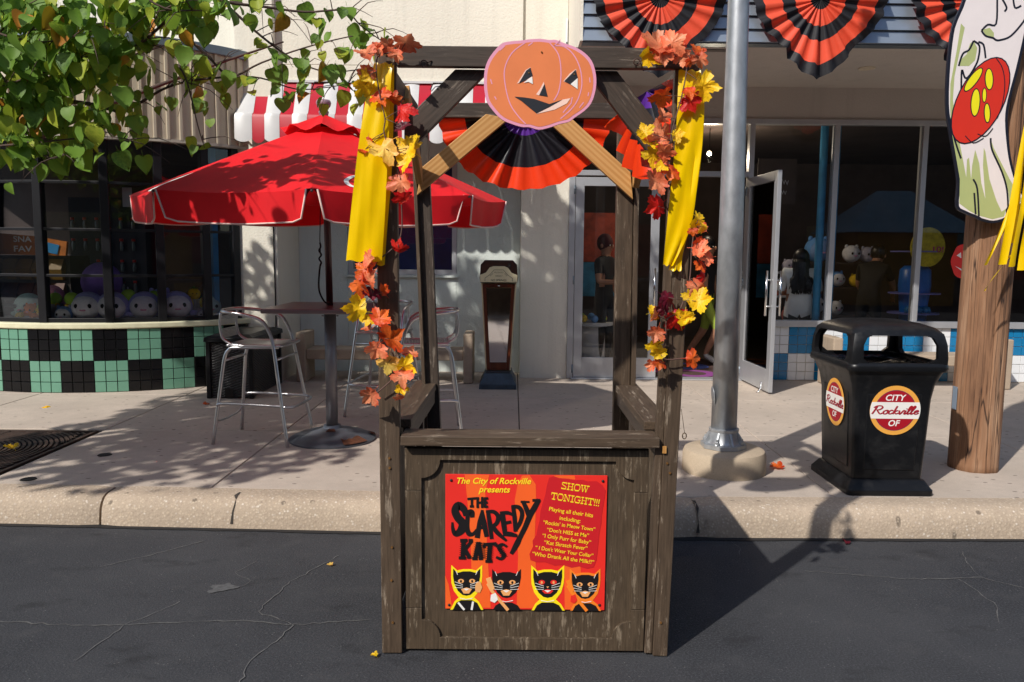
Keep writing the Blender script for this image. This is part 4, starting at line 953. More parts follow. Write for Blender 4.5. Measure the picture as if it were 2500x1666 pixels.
fan('fan_bunting', 'shiny orange, black and purple half fan bunting hanging from the booth rear beam', (.055, 4.25, 2.36), (1, 0, 0), (0, 0, 1), (0, -1, 0), -PI, 0,
    [(.115, pu_sat, 'purple_band'), (.31, bk_sat, 'black_band'), (.445, or_sat, 'orange_band')], 11, 'booth buntings', False, 0.024, squash=.84, seed=11)
fan('fan_bunting', 'orange, black and purple fan bunting bunched along the booth right side', (.605, 3.62, 2.37), (-.19, .98, 0), (0, 0, 1), (-.98, -.19, 0), -PI, 0,
    [(.10, pu_sat, 'purple_band'), (.25, bk_sat, 'black_band'), (.41, or_sat, 'orange_band')], 9, 'booth buntings', False, 0.055, squash=.92, seed=14)

# ------------------------------------------------------------------ yellow vinyl streamers on the posts
def streamer(parent, rows, folds, seed, thick=0.0):
    # rows: (xl, xr, z, y); folds: lengthwise creases
    R = random.Random(seed); b = MB(); n = 10; g = []
    P = spline([(a, c_, z) for a, c_, z, y in rows], 5); Yv = spline([(y, 0, 0) for a, c_, z, y in rows], 5)
    for i, p in enumerate(P):
        row = []
        for k in range(n+1):
            t = k/n; off = sum(d_*math.exp(-((t-q - 0.05*math.sin(i*.25+seed))/w_)**2) for q, d_, w_ in folds)
            row.append((p.x + (p.y-p.x)*t, Yv[i].x + off + .003*math.sin(i*.5+k), p.z + .004*math.sin(k*1.3)))
        g.append(row)
    b.grid(g); o = b.build('vinyl_strip', yellow_v, parent, 0.8); return o
s1 = empty('yellow_streamer', (-.55, 3.10, 1.6), 'wide yellow vinyl streamer tacked to the left booth post', 'streamer', 'vinyl streamers on the booth')
streamer(s1, [(-.532, -.462, 2.362, 3.112), (-.556, -.467, 2.25, 3.09), (-.588, -.476, 2.05, 3.08), (-.622, -.490, 1.80, 3.085), (-.643, -.505, 1.617, 3.09)], [(.45, .006, .03), (.5, -.01, .5)], 1)
streamer(s1, [(-.515, -.458, 2.360, 3.122), (-.52, -.458, 2.2, 3.108), (-.545, -.468, 1.95, 3.104), (-.565, -.485, 1.75, 3.106), (-.585, -.498, 1.602, 3.108)], [(.3, .004, .03)], 2)
s2 = empty('yellow_streamer', (.64, 3.10, 1.6), 'twisted yellow vinyl streamer tacked to the right booth post', 'streamer', 'vinyl streamers on the booth')
streamer(s2, [(.622, .704, 2.348, 3.112), (.618, .718, 2.25, 3.095), (.612, .716, 2.10, 3.085), (.604, .703, 1.95, 3.085), (.590, .683, 1.76, 3.09), (.580, .620, 1.612, 3.09)], [(.78, .008, .03)], 3)
streamer(s2, [(.640, .706, 2.346, 3.122), (.650, .724, 2.2, 3.108), (.645, .716, 2.0, 3.105), (.625, .690, 1.8, 3.108), (.612, .660, 1.65, 3.11), (.605, .655, 1.592, 3.10)], [(.5, -.006, .05)], 4)
b = MB(); b.box(-.495, -.487, 3.108, 3.111, 2.352, 2.356); b.build('staple', steel_bar, s1)

# ------------------------------------------------------------------ maple leaf garlands
half = [(0.0, 1.0), (0.05, 0.90), (0.13, 0.86), (0.14, 0.77), (0.21, 0.74), (0.19, 0.62), (0.28, 0.68), (0.36, 0.74), (0.41, 0.67), (0.52, 0.66), (0.50, 0.57), (0.57, 0.50), (0.49, 0.43), (0.46, 0.36), (0.32, 0.31), (0.42, 0.24), (0.44, 0.14), (0.33, 0.13), (0.25, 0.06), (0.13, 0.06), (0.015, 0.0)]
ring = half + [(-x, y) for x, y in half[-1:0:-1]]
def maple_mesh(name, m, R):
    b = MB(); cx_, cy_ = 0.0, 0.36; bend, twist, cup = R.uniform(-1.0, 1.2), R.uniform(-.8, .8), R.uniform(-1.1, 1.1)
    def zz(x, y): return bend*(y-.36)**2 + cup*abs(x)*.5 + twist*x*(y-.3) + .05*math.sin(11*x+6*y) + .04*math.sin(17*y-5*x)
    vs = [(0, cy_, zz(0, cy_))]; n = len(ring)
    for f in (0.5, 1.0): vs += [(cx_+(x-cx_)*f*1.08, cy_+(y-cy_)*f, zz(cx_+(x-cx_)*f, cy_+(y-cy_)*f)) for x, y in ring]
    b.v = [Vector((x, y-.36, z)) for x, y, z in vs]
    for i in range(n):
        k = (i+1) % n; b.face((0, 1+i, 1+k)); b.face((1+i, 1+n+i, 1+n+k, 1+k))
    o = len(b.v); b.v += [Vector((-.012, -.36, zz(0, 0))), Vector((.012, -.36, zz(0, 0))), Vector((.01, -.62, zz(0, 0)-.08)), Vector((-.01, -.62, zz(0, 0)-.08))]; b.face((o, o+1, o+2, o+3))
    for v in b.v: v *= 0.1
    return b.mesh(name, m, True)
RM = random.Random(5)
maple = {k: [maple_mesh('maple_leaf', m, RM) for _ in range(4)] for k, m in MAPLE.items()}
CN = {'C': 'coral', 'O': 'orange', 'Y': 'yellow', 'P': 'straw', 'R': 'red', 'B': 'burgundy'}
def garland(label, leaves, y0, vine):
    z0 = min(l[1] for l in leaves)
    root = empty('leaf_garland', (vine[0][0], y0, z0), label, 'garland', 'leaf garlands on the booth posts')
    MB().tube(vine, .0028, 6, sm=5).build('vine', simple('vine_brown', L((92, 66, 58)), .7) if 'vine_brown' not in MATS else MATS['vine_brown'], root, True)
    leaves = list(leaves) + [(x+RM.uniform(-.045, .045), z+RM.uniform(-.05, .05), s*.8, RM.choice([c_, 'O', 'Y', 'C']), rot+RM.uniform(60, 200)) for x, z, s, c_, rot in leaves if RM.random() < .34]
    for i, (x, z, s, c_, rot) in enumerate(leaves):
        y = y0 - RM.uniform(0, .045)
        M = Matrix.Translation((x, y, z)) @ Matrix.Rotation(PI/2, 4, 'X') @ Matrix.Rotation(-math.radians(rot), 4, 'Z') @ Matrix.Rotation(RM.uniform(-.75, .75), 4, 'X') @ Matrix.Rotation(RM.uniform(-.7, .7), 4, 'Y') @ Matrix.Scale(s*11.0, 4)
        put('maple_leaf', RM.choice(maple[c_]), root, M)
        v = min(vine, key=lambda q: (q[0]-x)**2 + (q[2]-z)**2)
        if (v[0]-x)**2 + (v[2]-z)**2 > 5e-4:
            MB().tube([v, ((v[0]+x)/2, min(v[1], y)-.006, (v[2]+z)/2), (x, y+.004, z)], .0013, 5, sm=3).build('stalk', MATS['vine_brown'], root, True)
GL = [(-0.406, 2.432, 0.086, 'C', 30), (-0.509, 2.411, 0.054, 'C', 200), (-0.479, 2.419, 0.059, 'C', 330), (-0.436, 2.382, 0.05, 'C', 190), (-0.552, 2.381, 0.072, 'C', -45), (-0.548, 2.319, 0.059, 'C', 200), (-0.562, 2.269, 0.077, 'Y', -80), (-0.501, 2.236, 0.068, 'O', 160), (-0.45, 2.223, 0.045, 'O', 80), (-0.424, 2.186, 0.077, 'R', 170), (-0.416, 2.118, 0.054, 'B', 160), (-0.551, 2.066, 0.05, 'O', 180), (-0.486, 2.041, 0.104, 'P', 230), (-0.395, 2.021, 0.117, 'Y', 110), (-0.426, 1.918, 0.09, 'C', 180), (-0.413, 1.853, 0.068, 'R', 190), (-0.559, 1.589, 0.08, 'O', -70), (-0.586, 1.526, 0.091, 'O', -100), (-0.544, 1.495, 0.064, 'B', 180), (-0.595, 1.432, 0.091, 'Y', -80), (-0.556, 1.395, 0.048, 'Y', 190), (-0.509, 1.398, 0.075, 'O', 40), (-0.467, 1.322, 0.101, 'O', 60), (-0.52, 1.282, 0.075, 'C', 200), (-0.481, 1.224, 0.085, 'P', 190), (-0.415, 1.216, 0.075, 'Y', 100), (-0.399, 1.264, 0.053, 'C', 30), (-0.418, 1.179, 0.075, 'C', 180), (-0.546, 1.1, 0.069, 'C', 220), (-0.429, 1.128, 0.048, 'Y', 170), (-0.436, 1.662, 0.059, 'R', 10)]
GR = [(0.532, 2.42, 0.113, 'C', 0), (0.579, 2.429, 0.09, 'C', 60), (0.546, 2.387, 0.068, 'C', 170), (0.623, 2.388, 0.063, 'C', 170), (0.654, 2.367, 0.041, 'O', 160), (0.674, 2.405, 0.05, 'O', 20), (0.688, 2.376, 0.059, 'C', 180), (0.7, 2.278, 0.09, 'Y', 90), (0.653, 2.259, 0.054, 'O', 170), (0.654, 2.225, 0.072, 'R', 150), (0.559, 2.245, 0.086, 'O', 190), (0.557, 2.17, 0.059, 'C', 10), (0.563, 2.102, 0.099, 'C', 330), (0.611, 2.103, 0.05, 'Y', 90), (0.507, 2.076, 0.072, 'Y', 240), (0.539, 2.03, 0.081, 'Y', 200), (0.562, 1.991, 0.05, 'Y', 150), (0.598, 1.966, 0.063, 'O', 200), (0.538, 1.927, 0.086, 'C', 230), (0.549, 1.838, 0.082, 'R', 240), (0.701, 1.786, 0.065, 'Y', 130), (0.684, 1.744, 0.035, 'O', 180), (0.704, 1.703, 0.047, 'O', 150), (0.709, 1.67, 0.069, 'C', 100), (0.739, 1.57, 0.059, 'R', 150), (0.709, 1.528, 0.069, 'C', 220), (0.593, 1.49, 0.069, 'B', 130), (0.711, 1.478, 0.085, 'Y', 90), (0.64, 1.407, 0.091, 'R', 160), (0.561, 1.422, 0.064, 'C', 250), (0.671, 1.418, 0.053, 'Y', 180), (0.557, 1.353, 0.064, 'C', 200), (0.564, 1.3, 0.069, 'Y', 200), (0.571, 1.237, 0.053, 'O', 190), (0.7, 1.254, 0.064, 'O', 90)]
garland('maple leaf garland of orange, yellow and red leaves on the left booth post', GL, 3.085, [(-.43, 3.10, 2.39), (-.505, 3.075, 2.385), (-.515, 3.06, 2.32), (-.50, 3.06, 2.22), (-.485, 3.065, 2.15), (-.49, 3.07, 2.10), (-.465, 3.07, 2.03), (-.435, 3.09, 1.95), (-.43, 3.10, 1.85), (-.44, 3.11, 1.70), (-.535, 3.10, 1.60), (-.537, 3.08, 1.48), (-.525, 3.075, 1.40), (-.50, 3.08, 1.32), (-.46, 3.08, 1.25), (-.45, 3.09, 1.18), (-.53, 3.10, 1.10)])
garland('maple leaf garland of coral, yellow and red leaves on the right booth post', GR, 3.085, [(.55, 3.10, 2.41), (.64, 3.075, 2.40), (.64, 3.06, 2.33), (.625, 3.06, 2.24), (.605, 3.065, 2.16), (.59, 3.07, 2.08), (.59, 3.08, 1.98), (.575, 3.09, 1.90), (.60, 3.11, 1.82), (.69, 3.11, 1.76), (.69, 3.10, 1.66), (.685, 3.09, 1.56), (.665, 3.085, 1.48), (.64, 3.08, 1.43), (.60, 3.085, 1.40), (.60, 3.09, 1.33), (.59, 3.09, 1.25), (.68, 3.10, 1.25)])

# ------------------------------------------------------------------ script lettering strokes
GLY = {'R': (1.25, [[(.30, 1.75), (.18, .9), (.02, 0)], [(-.05, 1.4), (.25, 1.78), (.75, 1.82), (.98, 1.45), (.75, 1.0), (.38, .9)], [(.42, .92), (.72, .35), (.98, .02), (1.25, .25)]]),
       'C': (1.3, [[(1.25, 1.45), (1.0, 1.8), (.45, 1.6), (.12, .8), (.45, .05), (1.0, .1), (1.35, .45)], [(1.25, 1.45), (1.3, 1.7), (1.05, 1.55)]]),
       'o': (.62, [[(.32, .85), (.06, .55), (.12, .1), (.38, .02), (.58, .4), (.36, .86), (.62, .75)]]),
       'c': (.58, [[(.52, .68), (.36, .88), (.08, .55), (.16, .08), (.4, .05), (.62, .3)]]),
       'k': (.68, [[(.25, 1.8), (.05, 0)], [(.52, .85), (.18, .48), (.42, .05), (.66, .25)]]),
       'v': (.66, [[(.02, .82), (.14, .1), (.26, .04), (.54, .82), (.68, .7)]]),
       'i': (.34, [[(.14, .84), (.06, .12), (.16, .02), (.36, .25)], [(.18, 1.12), (.21, 1.26)]]),
       'l': (.42, [[(.0, .15), (.36, 1.5), (.26, 1.82), (.12, 1.4), (.10, .15), (.22, .02), (.44, .25)]]),
       'e': (.56, [[(.08, .38), (.46, .6), (.38, .88), (.1, .62), (.14, .1), (.36, .03), (.6, .3)]])}
def script(word, w=0.17):
    # triangles as an MB in x,z with x-height about .85
    b = MB(); x = 0.0; k = 0
    for ch in word:
        adv, strokes = GLY[ch]
        for s in strokes:
            k += 1; ribbon(b, [(x + px_ + .18*pz_, pz_) for px_, pz_ in s], w, -0.004*k, 5 if len(s) > 2 else 0)
        x += adv
    return b, x

# ------------------------------------------------------------------ red patio umbrella
UC = Vector((-1.435, 6.15)); UR = 1.40; UROT = math.radians(10)
umb = empty('patio_umbrella', (-1.41, 6.18, .18), 'open red canvas umbrella with pale piping standing through the bar table', 'umbrella')
def rim(k): 
    a = UROT + k*PI/4; x = UC.x + UR*math.sin(a); y = UC.y - UR*math.cos(a)
    return Vector((x, y, 2.055 + .035*(y-UC.y)/UR))
apex = Vector((UC.x, UC.y, 2.63))
def cano(k, t, s):       # t 0 apex..1 rim, s 0..1 across the panel
    a, c = apex.lerp(rim(k), t), apex.lerp(rim(k+1), t)
    p = a.lerp(c, s); p.z -= .022*t*math.sin(PI*s)*(.4+.6*t) - .006*math.sin(PI*t)
    q = Vector((p.x-UC.x, p.y-UC.y, 0)); p -= q*(.02*math.sin(PI*s)*t)
    return p
for k in range(8):
    b = MB(); b.grid([[cano(k, .10+.90*i/10, j/8) for j in range(9)] for i in range(11)])
    cp = b.build('canopy_panel', canvas_red, umb, True)
    rows = []; pip = []
    for j in range(17):
        s = j/16; e = min(s, 1-s); drop = .185*min(1, (e/.075)**.55) if e > 0 else 0.0
        top_ = cano(k, 1.0, s); q = Vector((top_.x-UC.x, top_.y-UC.y, 0)).normalized()
        wob = .012*math.sin(j*1.1+k*2) + .02*math.exp(-(e/.06)**2)
        inset = (.035*math.exp(-(e/.05)**2))
        mid = (rim(k)+rim(k+1))/2; tang = (rim(k+1)-rim(k)).normalized()
        rows.append([top_ + Vector((0, 0, -drop*f)) + q*(wob*f - .02*f) + tang*(inset*f*(1 if s < .5 else -1)) for f in (0, .33, .66, 1)])
        pip.append(rows[-1][-1])
    b = MB(); b.grid([[r[i] for r in rows] for i in range(4)]); va = b.build('valance', canvas_red, umb, True)
    MB().tube(pip, .006, 5).build('piping', piping_m, va, True)
    e0 = apex.lerp(rim(k), .05); e0.z -= .03; e1 = rim(k).copy(); e1.z -= .012
    MB().tube([e0, e1], .009, 6).build('rib', brown_metal, umb, True)
    h = apex.lerp(rim(k), .5); h.z -= .012
    MB().tube([(UC.x, UC.y, 2.18), h], .007, 6).build('strut', brown_metal, umb, True)
    # vent cap flounce
    b = MB(); rows = []
    for i in range(5):
        t = .02 + .21*i/4; rows.append([cano(k, t, j/6) + Vector((0, 0, .055 - .02*t + (.022*math.sin(2*PI*j/6+PI/2) if i == 4 else .008*math.sin(2*PI*j/6+PI/2)*i/4))) for j in range(7)])
    b.grid(rows); b.build('vent_flap', canvas_red, umb, True)
MB().lathe([(.012, 2.60), (.035, 2.68), (.04, 2.70), (.025, 2.715), (.05, 2.74), (.058, 2.765), (.05, 2.785), (0, 2.79)], 16, (UC.x, UC.y, 0)).build('finial', simple('mauve_finial', L((150, 120, 132)), .35), umb, True)
MB().tube([(-1.412, 6.175, .25), (-1.415, 6.17, 1.19)], .046, 16).build('lower_pole', grey_pole, umb, True)
MB().tube([(-1.414, 6.17, 1.15), (UC.x, UC.y, 2.64)], .026, 14).build('upper_pole', brown_metal, umb, True)
MB().lathe([(.07, 2.12), (.07, 2.2), (.05, 2.22), (.03, 2.22)], 14, (UC.x, UC.y, 0)).build('hub', brown_metal, umb, True)
MB().lathe([(.335, .181), (.337, .195), (.32, .205), (.25, .235), (.15, .262), (.075, .276), (.07, .285), (.065, .30), (.0, .30)], 40, (-1.412, 6.175, 0)).build('base', base_iron, umb, 0.7)
b = MB()
for a0_, a1_, r0_, r1_, z_ in ((-1.1, -.45, .26, .338, .233), (.15, .45, .29, .338, .22), (-1.75, -1.15, .07, .13, .281)):
    rows = []
    for i in range(9):
        a = a0_+(a1_-a0_)*i/8; rr = [r0_+rnd.uniform(-.02, .02), (r0_+r1_)/2, r1_]
        zf = lambda r: .2075 + (.338-r)/.088*.03 if r > .25 else .2375 + (.25-r)/.1*.028 if r > .15 else .266 + (.15-r)/.075*.014
        rows.append([(-1.412+r*math.cos(a), 6.175+r*math.sin(a), min(zf(r), .285)) for r in rr])
    b.grid(rows)
b.build('rust_patch', rust_m, umb)
MB().tube([(-1.46, 6.12, 2.1), (-1.468, 6.1, 1.75), (-1.464, 6.1, 1.62)], .004, 6).build('cord', rope_m, umb, True)
MB().tube([(-1.468, 6.1, 1.72), (-1.46, 6.09, 1.69), (-1.476, 6.1, 1.66), (-1.458, 6.1, 1.63), (-1.475, 6.095, 1.60), (-1.46, 6.1, 1.57), (-1.47, 6.1, 1.54), (-1.482, 6.1, 1.42), (-1.475, 6.1, 1.34), (-1.44, 6.11, 1.27), (-1.40, 6.10, 1.26)], .007, 6, sm=4).build('knotted_cord', rope_m, umb, True)
def brand(k, t0, s0, s1, hh=.13, name='lettering'):
    b, wid = script('Coke', .26); out_ = MB()
    for v in b.v:
        s = s0 + (s1-s0)*v.x/wid; t = t0 - v.z/1.8*hh
        p = cano(k, t, s); n = (cano(k, t, s+.01)-p).cross(cano(k, t-.01, s)-p).normalized()
        if n.z < 0: n = -n
        out_.v.append(p + n*(.004 - v.y*.02))
    for f in b.f: out_.face(f)
    out_.build(name, white_p, umb)
brand(0, .93, .19, .60); brand(6, .93, .15, .85, .22)

tbl = empty('bar_table', (-1.41, 6.15, 1.2), 'square brown bar height table around the umbrella pole', 'table')
MB().box(-1.815, -.985, 5.72, 6.58, 1.205, 1.24).build('table_top', table_m, tbl, False, .008)
MB().lathe([(.09, 1.18), (.09, 1.204), (.05, 1.204)], 16, (-1.412, 6.175, 0)).build('collar', grey_pole, tbl, True)
b = MB()
for s in (-1, 1): b.tube([(-1.41+s*.05, 6.15, 1.16), (-1.41+s*.066, 6.15, 1.16)], .006, 8)
b.build('set_screw', steel_bar, tbl)

# ------------------------------------------------------------------ aluminium bar stools
def make_stool(label):
    t = empty('bar_stool', (0, 0, 0), label, 'bar stool', 'aluminium bar stools')
    arm = [(.29, .29, 0), (.225, .25, .40), (.17, .216, .74), (.135, .206, .86), (.07, .208, .955), (-.07, .215, .995), (-.2, .20, 1.01), (-.27, .12, 1.015), (-.285, 0, 1.015)]
    full = arm + [(x, -y, z) for x, y, z in arm[-2::-1]]
    MB().tube(full, .0135, 10, sm=4).build('arm_and_front_legs', alum, t, True)
    for s in (-1, 1):
        MB().tube([(-.305, .265*s, 0), (-.245, .215*s, .5), (-.222, .2*s, .66), (-.19, .195*s, .722), (-.13, .192*s, .74), (.2, .192*s, .748)], .0135, 10, sm=4).build('rear_leg', alum, t, True)
        MB().tube([(-.265, .15*s, 1.005), (-.275, .15*s, .90), (-.25, .152*s, .80), (-.16, .16*s, .75)], .010, 8, sm=4).build('back_support', alum, t, True)
        MB().tube([(-.275, .24*s, .30), (-.2, .245*s, .315), (.2, .25*s, .305), (.275, .235*s, .30)], .011, 8, sm=3).build('foot_rail', alum, t, True)
    MB().tube([(.255, .26, .30), (.31, .2, .295), (.325, 0, .295), (.31, -.2, .295), (.255, -.26, .30)], .011, 8, sm=4).build('foot_rail', alum, t, True)
    MB().tube([(-.285, .25, .2), (-.30, .15, .16), (-.30, -.15, .16), (-.285, -.25, .2)], .009, 8, sm=3).build('stretcher', alum, t, True)
    MB().tube([(.19, -.21, .655), (.19, .21, .655)], .010, 8).build('stretcher', alum, t, True)
    MB().tube([(-.225, -.2, .64), (-.225, .2, .64)], .010, 8).build('stretcher', alum, t, True)
    b = MB()
    for z0 in (.805, .905):
        for i in range(7):
            z = z0+i*.0105; xx = -.268-.006*math.sin((z-.8)*14); b.box(xx-.003, xx+.003, -.148, .148, z, z+.0075)
    stuff(b.build('backrest_slats', alum, t))
    b = MB()
    for i in range(17):
        x = -.19+i*.0235; zc = .757 + (.006*math.cos(i/16*PI*2)); hy = .185 if 0 < i < 15 else .165
        b.box(x, x+.017, -hy, hy, zc, zc+.007)
    stuff(b.build('seat_slats', alum, t))
    MB().tube([(-.2, -.17, .757), (-.2, .17, .757), (-.15, .195, .757), (.18, .195, .757), (.225, .15, .757), (.225, -.15, .757), (.18, -.195, .757), (-.15, -.195, .757)], .011, 8, sm=4, closed=True).build('seat_rim', alum, t, True)
    return t
st0 = make_stool('aluminium bar stool with arms left of the umbrella base')
st0.matrix_basis = Matrix.Translation((-1.955, 6.21, .18)) @ Matrix.Rotation(-.08, 4, 'Z'); WM[st0.name] = st0.matrix_basis.copy()
copy_tree(st0, Matrix.Translation((-1.17, 7.28, .18)) @ Matrix.Rotation(-PI/2-.15, 4, 'Z'), 'aluminium bar stool behind the table, facing the street')
copy_tree(st0, Matrix.Translation((-.72, 6.42, .18)) @ Matrix.Rotation(PI+.12, 4, 'Z'), 'aluminium bar stool right of the table, seen through the booth')

# ------------------------------------------------------------------ black wicker deck box
def mat_wicker():
    m = NT('black_wicker'); v = m.coord((1, 1, 1), rand=False); sx = m.node('SeparateXYZ'); m.link(v, sx.inputs[0])
    def sn(sock, f):
        a = m.node('Math', operation='MULTIPLY'); m.link(sock, a.inputs[0]); a.inputs[1].default_value = f
        s = m.node('Math', operation='SINE'); m.link(a.outputs[0], s.inputs[0]); return s.outputs[0]
    xy = m.node('Math', operation='ADD'); m.link(sx.outputs[0], xy.inputs[0]); m.link(sx.outputs[1], xy.inputs[1])
    k = m.node('Math', operation='MULTIPLY'); m.link(sn(xy.outputs[0], 90), k.inputs[0]); m.link(sn(sx.outputs[2], 240), k.inputs[1])
    m.col((0.018, 0.017, 0.018, 1)); m.rough(.38); m.bump(k.outputs[0], .9, .006); return m.m
box_ = empty('deck_box', (-2.82, 8.36, .18), 'black wicker look storage box beside the tiled corner shop', 'storage box')
MB().box(-3.03, -2.60, 7.88, 8.84, .185, .745).build('body', mat_wicker(), box_, False, .012)
b = MB()
for x in (-3.05, -2.625):
    for y in (7.86, 8.80): MB().box(x, x+.045, y, y+.055, .182, .75).build('corner_post', plastic_black, box_, False, .006)
MB().add([(-3.065, 7.845, .75), (-2.565, 7.845, .75), (-2.565, 8.875, .75), (-3.065, 8.875, .75), (-3.06, 7.85, .795), (-2.57, 7.85, .795), (-2.57, 8.87, .795), (-3.06, 8.87, .795), (-2.99, 7.95, .822), (-2.64, 7.95, .822), (-2.64, 8.78, .822), (-2.99, 8.78, .822)],
         [(3,2,1,0),(0,1,5,4),(1,2,6,5),(2,3,7,6),(3,0,4,7),(4,5,9,8),(5,6,10,9),(6,7,11,10),(7,4,8,11),(8,9,10,11)]).build('lid', plastic_black, box_, False, .006)
MB().box(-2.86, -2.78, 7.842, 7.85, .20, .29).build('handle_slot', pit_m, box_)

# ------------------------------------------------------------------ concrete benches
def bench(x0, x1, y0, label):
    r = empty('concrete_bench', ((x0+x1)/2, y0+.2, .18), label, 'bench', 'concrete benches')
    MB().box(x0+.11, x1-.11, y0+.02, y0+.40, .44, .56).build('seat', conc_bench, r, False, .012)
    for x in (x0, x1-.11): MB().box(x, x+.11, y0, y0+.43, .182, .75).build('end_slab', conc_bench, r, False, .015)
bench(-2.44, -.44, 8.92, 'tan concrete bench against the recessed wall behind the bar table')
bench(3.60, 5.62, 8.86, 'tan concrete bench below the shop window, behind the bin')

# ------------------------------------------------------------------ antique penny scale
sc = empty('weighing_scale', (-.15, 8.90, .18), 'antique mirror fronted penny weighing scale standing by the pilaster', 'weighing scale')
sx0 = -.152; sy = 8.72
b = MB(); b.loft([[(sx0-a, sy-.02-c_, z), (sx0+a, sy-.02-c_, z), (sx0+a, sy+.42, z), (sx0-a, sy+.42, z)] for a, c_, z in ((.205, .14, .181), (.20, .135, .235), (.165, .09, .30), (.15, .06, .345))]); b.build('base', blue_iron, sc, False, .006)
MB().box(sx0-.13, sx0+.13, sy-.05, sy+.10, .346, .354).build('tread_plate', simple('tread_rubber', (.03, .035, .04), .7, 0, .2, 40, .6, 120, .004), sc, False, .003)
def taper(z): return .142 + (.196-.142)*(z-.35)/(1.32-.35)
b = MB(); b.loft([[(sx0-taper(z), sy+.10, z), (sx0+taper(z), sy+.10, z), (sx0+taper(z), sy+.34, z), (sx0-taper(z), sy+.34, z)] for z in (.352, 1.33)]); b.build('body', cream_enamel, sc, False, .008)
b = MB()
def fr_(z, e): return (sx0-taper(z)+e, sx0+taper(z)-e)
for e0, e1 in ((.016, .055),):
    for s in (0, 1):
        za, zb = .36, 1.32
        xa0, xb0 = fr_(za, e0)[s], fr_(zb, e0)[s]; xa1, xb1 = fr_(za, e1)[s], fr_(zb, e1)[s]
        b.prism([(xa0, za), (xa1, za), (xb1, zb), (xb0, zb)], sy+.078, sy+.1)
    b.prism([(fr_(.36, .0555)[0], .36), (fr_(.36, .0555)[1], .36), (fr_(.45, .0555)[1], .45), (fr_(.45, .0555)[0], .45)], sy+.0785, sy+.0995)
    b.prism([(fr_(1.28, .0555)[0], 1.28), (fr_(1.28, .0555)[1], 1.28), (fr_(1.32, .0555)[1], 1.32), (fr_(1.32, .0555)[0], 1.32)], sy+.0785, sy+.0995)
b.build('wood_surround', red_wood, sc, False, .003)
MB().prism([(fr_(.45, .056)[0], .451), (fr_(.45, .056)[1], .451), (fr_(1.28, .056)[1], 1.279), (fr_(1.28, .056)[0], 1.279)], sy+.070, sy+.074).build('mirror', mirror_m, sc, M=Matrix.Translation((0, sy+.09, .45)) @ Matrix.Rotation(math.radians(2.6), 4, 'X') @ Matrix.Rotation(math.radians(2.2), 4, 'Z') @ Matrix.Translation((0, -sy-.09, -.45)))
head = [(-.205, 1.335), (.205, 1.335), (.212, 1.39), (.205, 1.44), (.20, 1.53), (.155, 1.58), (-.155, 1.58), (-.20, 1.53), (-.205, 1.44), (-.212, 1.39)]
MB().prism([(sx0+x, z) for x, z in head], sy+.03, sy+.35).build('head', brown_enamel, sc, False, .008)
plate = [(-.203, 1.340), (.203, 1.340), (.205, 1.42), (.175, 1.43), (.14, 1.445), (.10, 1.50), (.06, 1.515), (-.06, 1.515), (-.10, 1.50), (-.14, 1.445), (-.175, 1.43), (-.205, 1.42)]
MB().prism([(sx0+x, z) for x, z in plate], sy+.022, sy+.0295).build('name_plate', cream_enamel, sc, False, .002)
b = MB(); ribbon(b, [(sx0+x, z) for x, z in ((-.15, 1.35), (-.15, 1.385), (-.10, 1.42), (-.05, 1.475), (.05, 1.475), (.10, 1.42), (.15, 1.385), (.15, 1.35))], .004, sy+.0212)
text_fit(b, 'NO SPRINGS', (sx0-.085, 1.352), (sx0+.085, 1.352), sy+.0212, None, 0, .01); text_fit(b, 'WEIGH ?', (sx0-.04, 1.402), (sx0+.04, 1.402), sy+.0212, None, 0, .005)
text_fit(b, 'HOW', (sx0-.088, 1.405), (sx0-.058, 1.435), sy+.0212); text_fit(b, 'MUCH DO', (sx0-.05, 1.44), (sx0+.05, 1.44), sy+.0212); text_fit(b, 'YOU', (sx0+.058, 1.435), (sx0+.088, 1.405), sy+.0212)
b.build('lettering', ink, sc)
MB().lathe([(0, .012), (.012, .010), (.015, 0)], 12).build('coin_knob', steel_bar, sc, True, M=Matrix.Translation((sx0, sy+.078, 1.30)) @ Matrix.Rotation(PI/2, 4, 'X'))
MB().ball((sx0-.03, sy+.075, 1.215), (.042, .006, .03), 12, 8).build('mirror_stain', ink, sc, True)
MB().tube([(sx0-.03, sy+.082, 1.215), (sx0-.12, sy+.082, 1.12)], .006, 5).build('scratch', simple('grey_scratch', (.2, .2, .22), .7), sc)
MB().lathe([(.022, 0), (.018, .01), (.012, .004)], 14).build('lock', simple('old_lock', (.05, .04, .035), .4, .6), sc, True, M=Matrix.Translation((sx0+.115, sy+.028, 1.525)) @ Matrix.Rotation(PI/2, 4, 'X'))

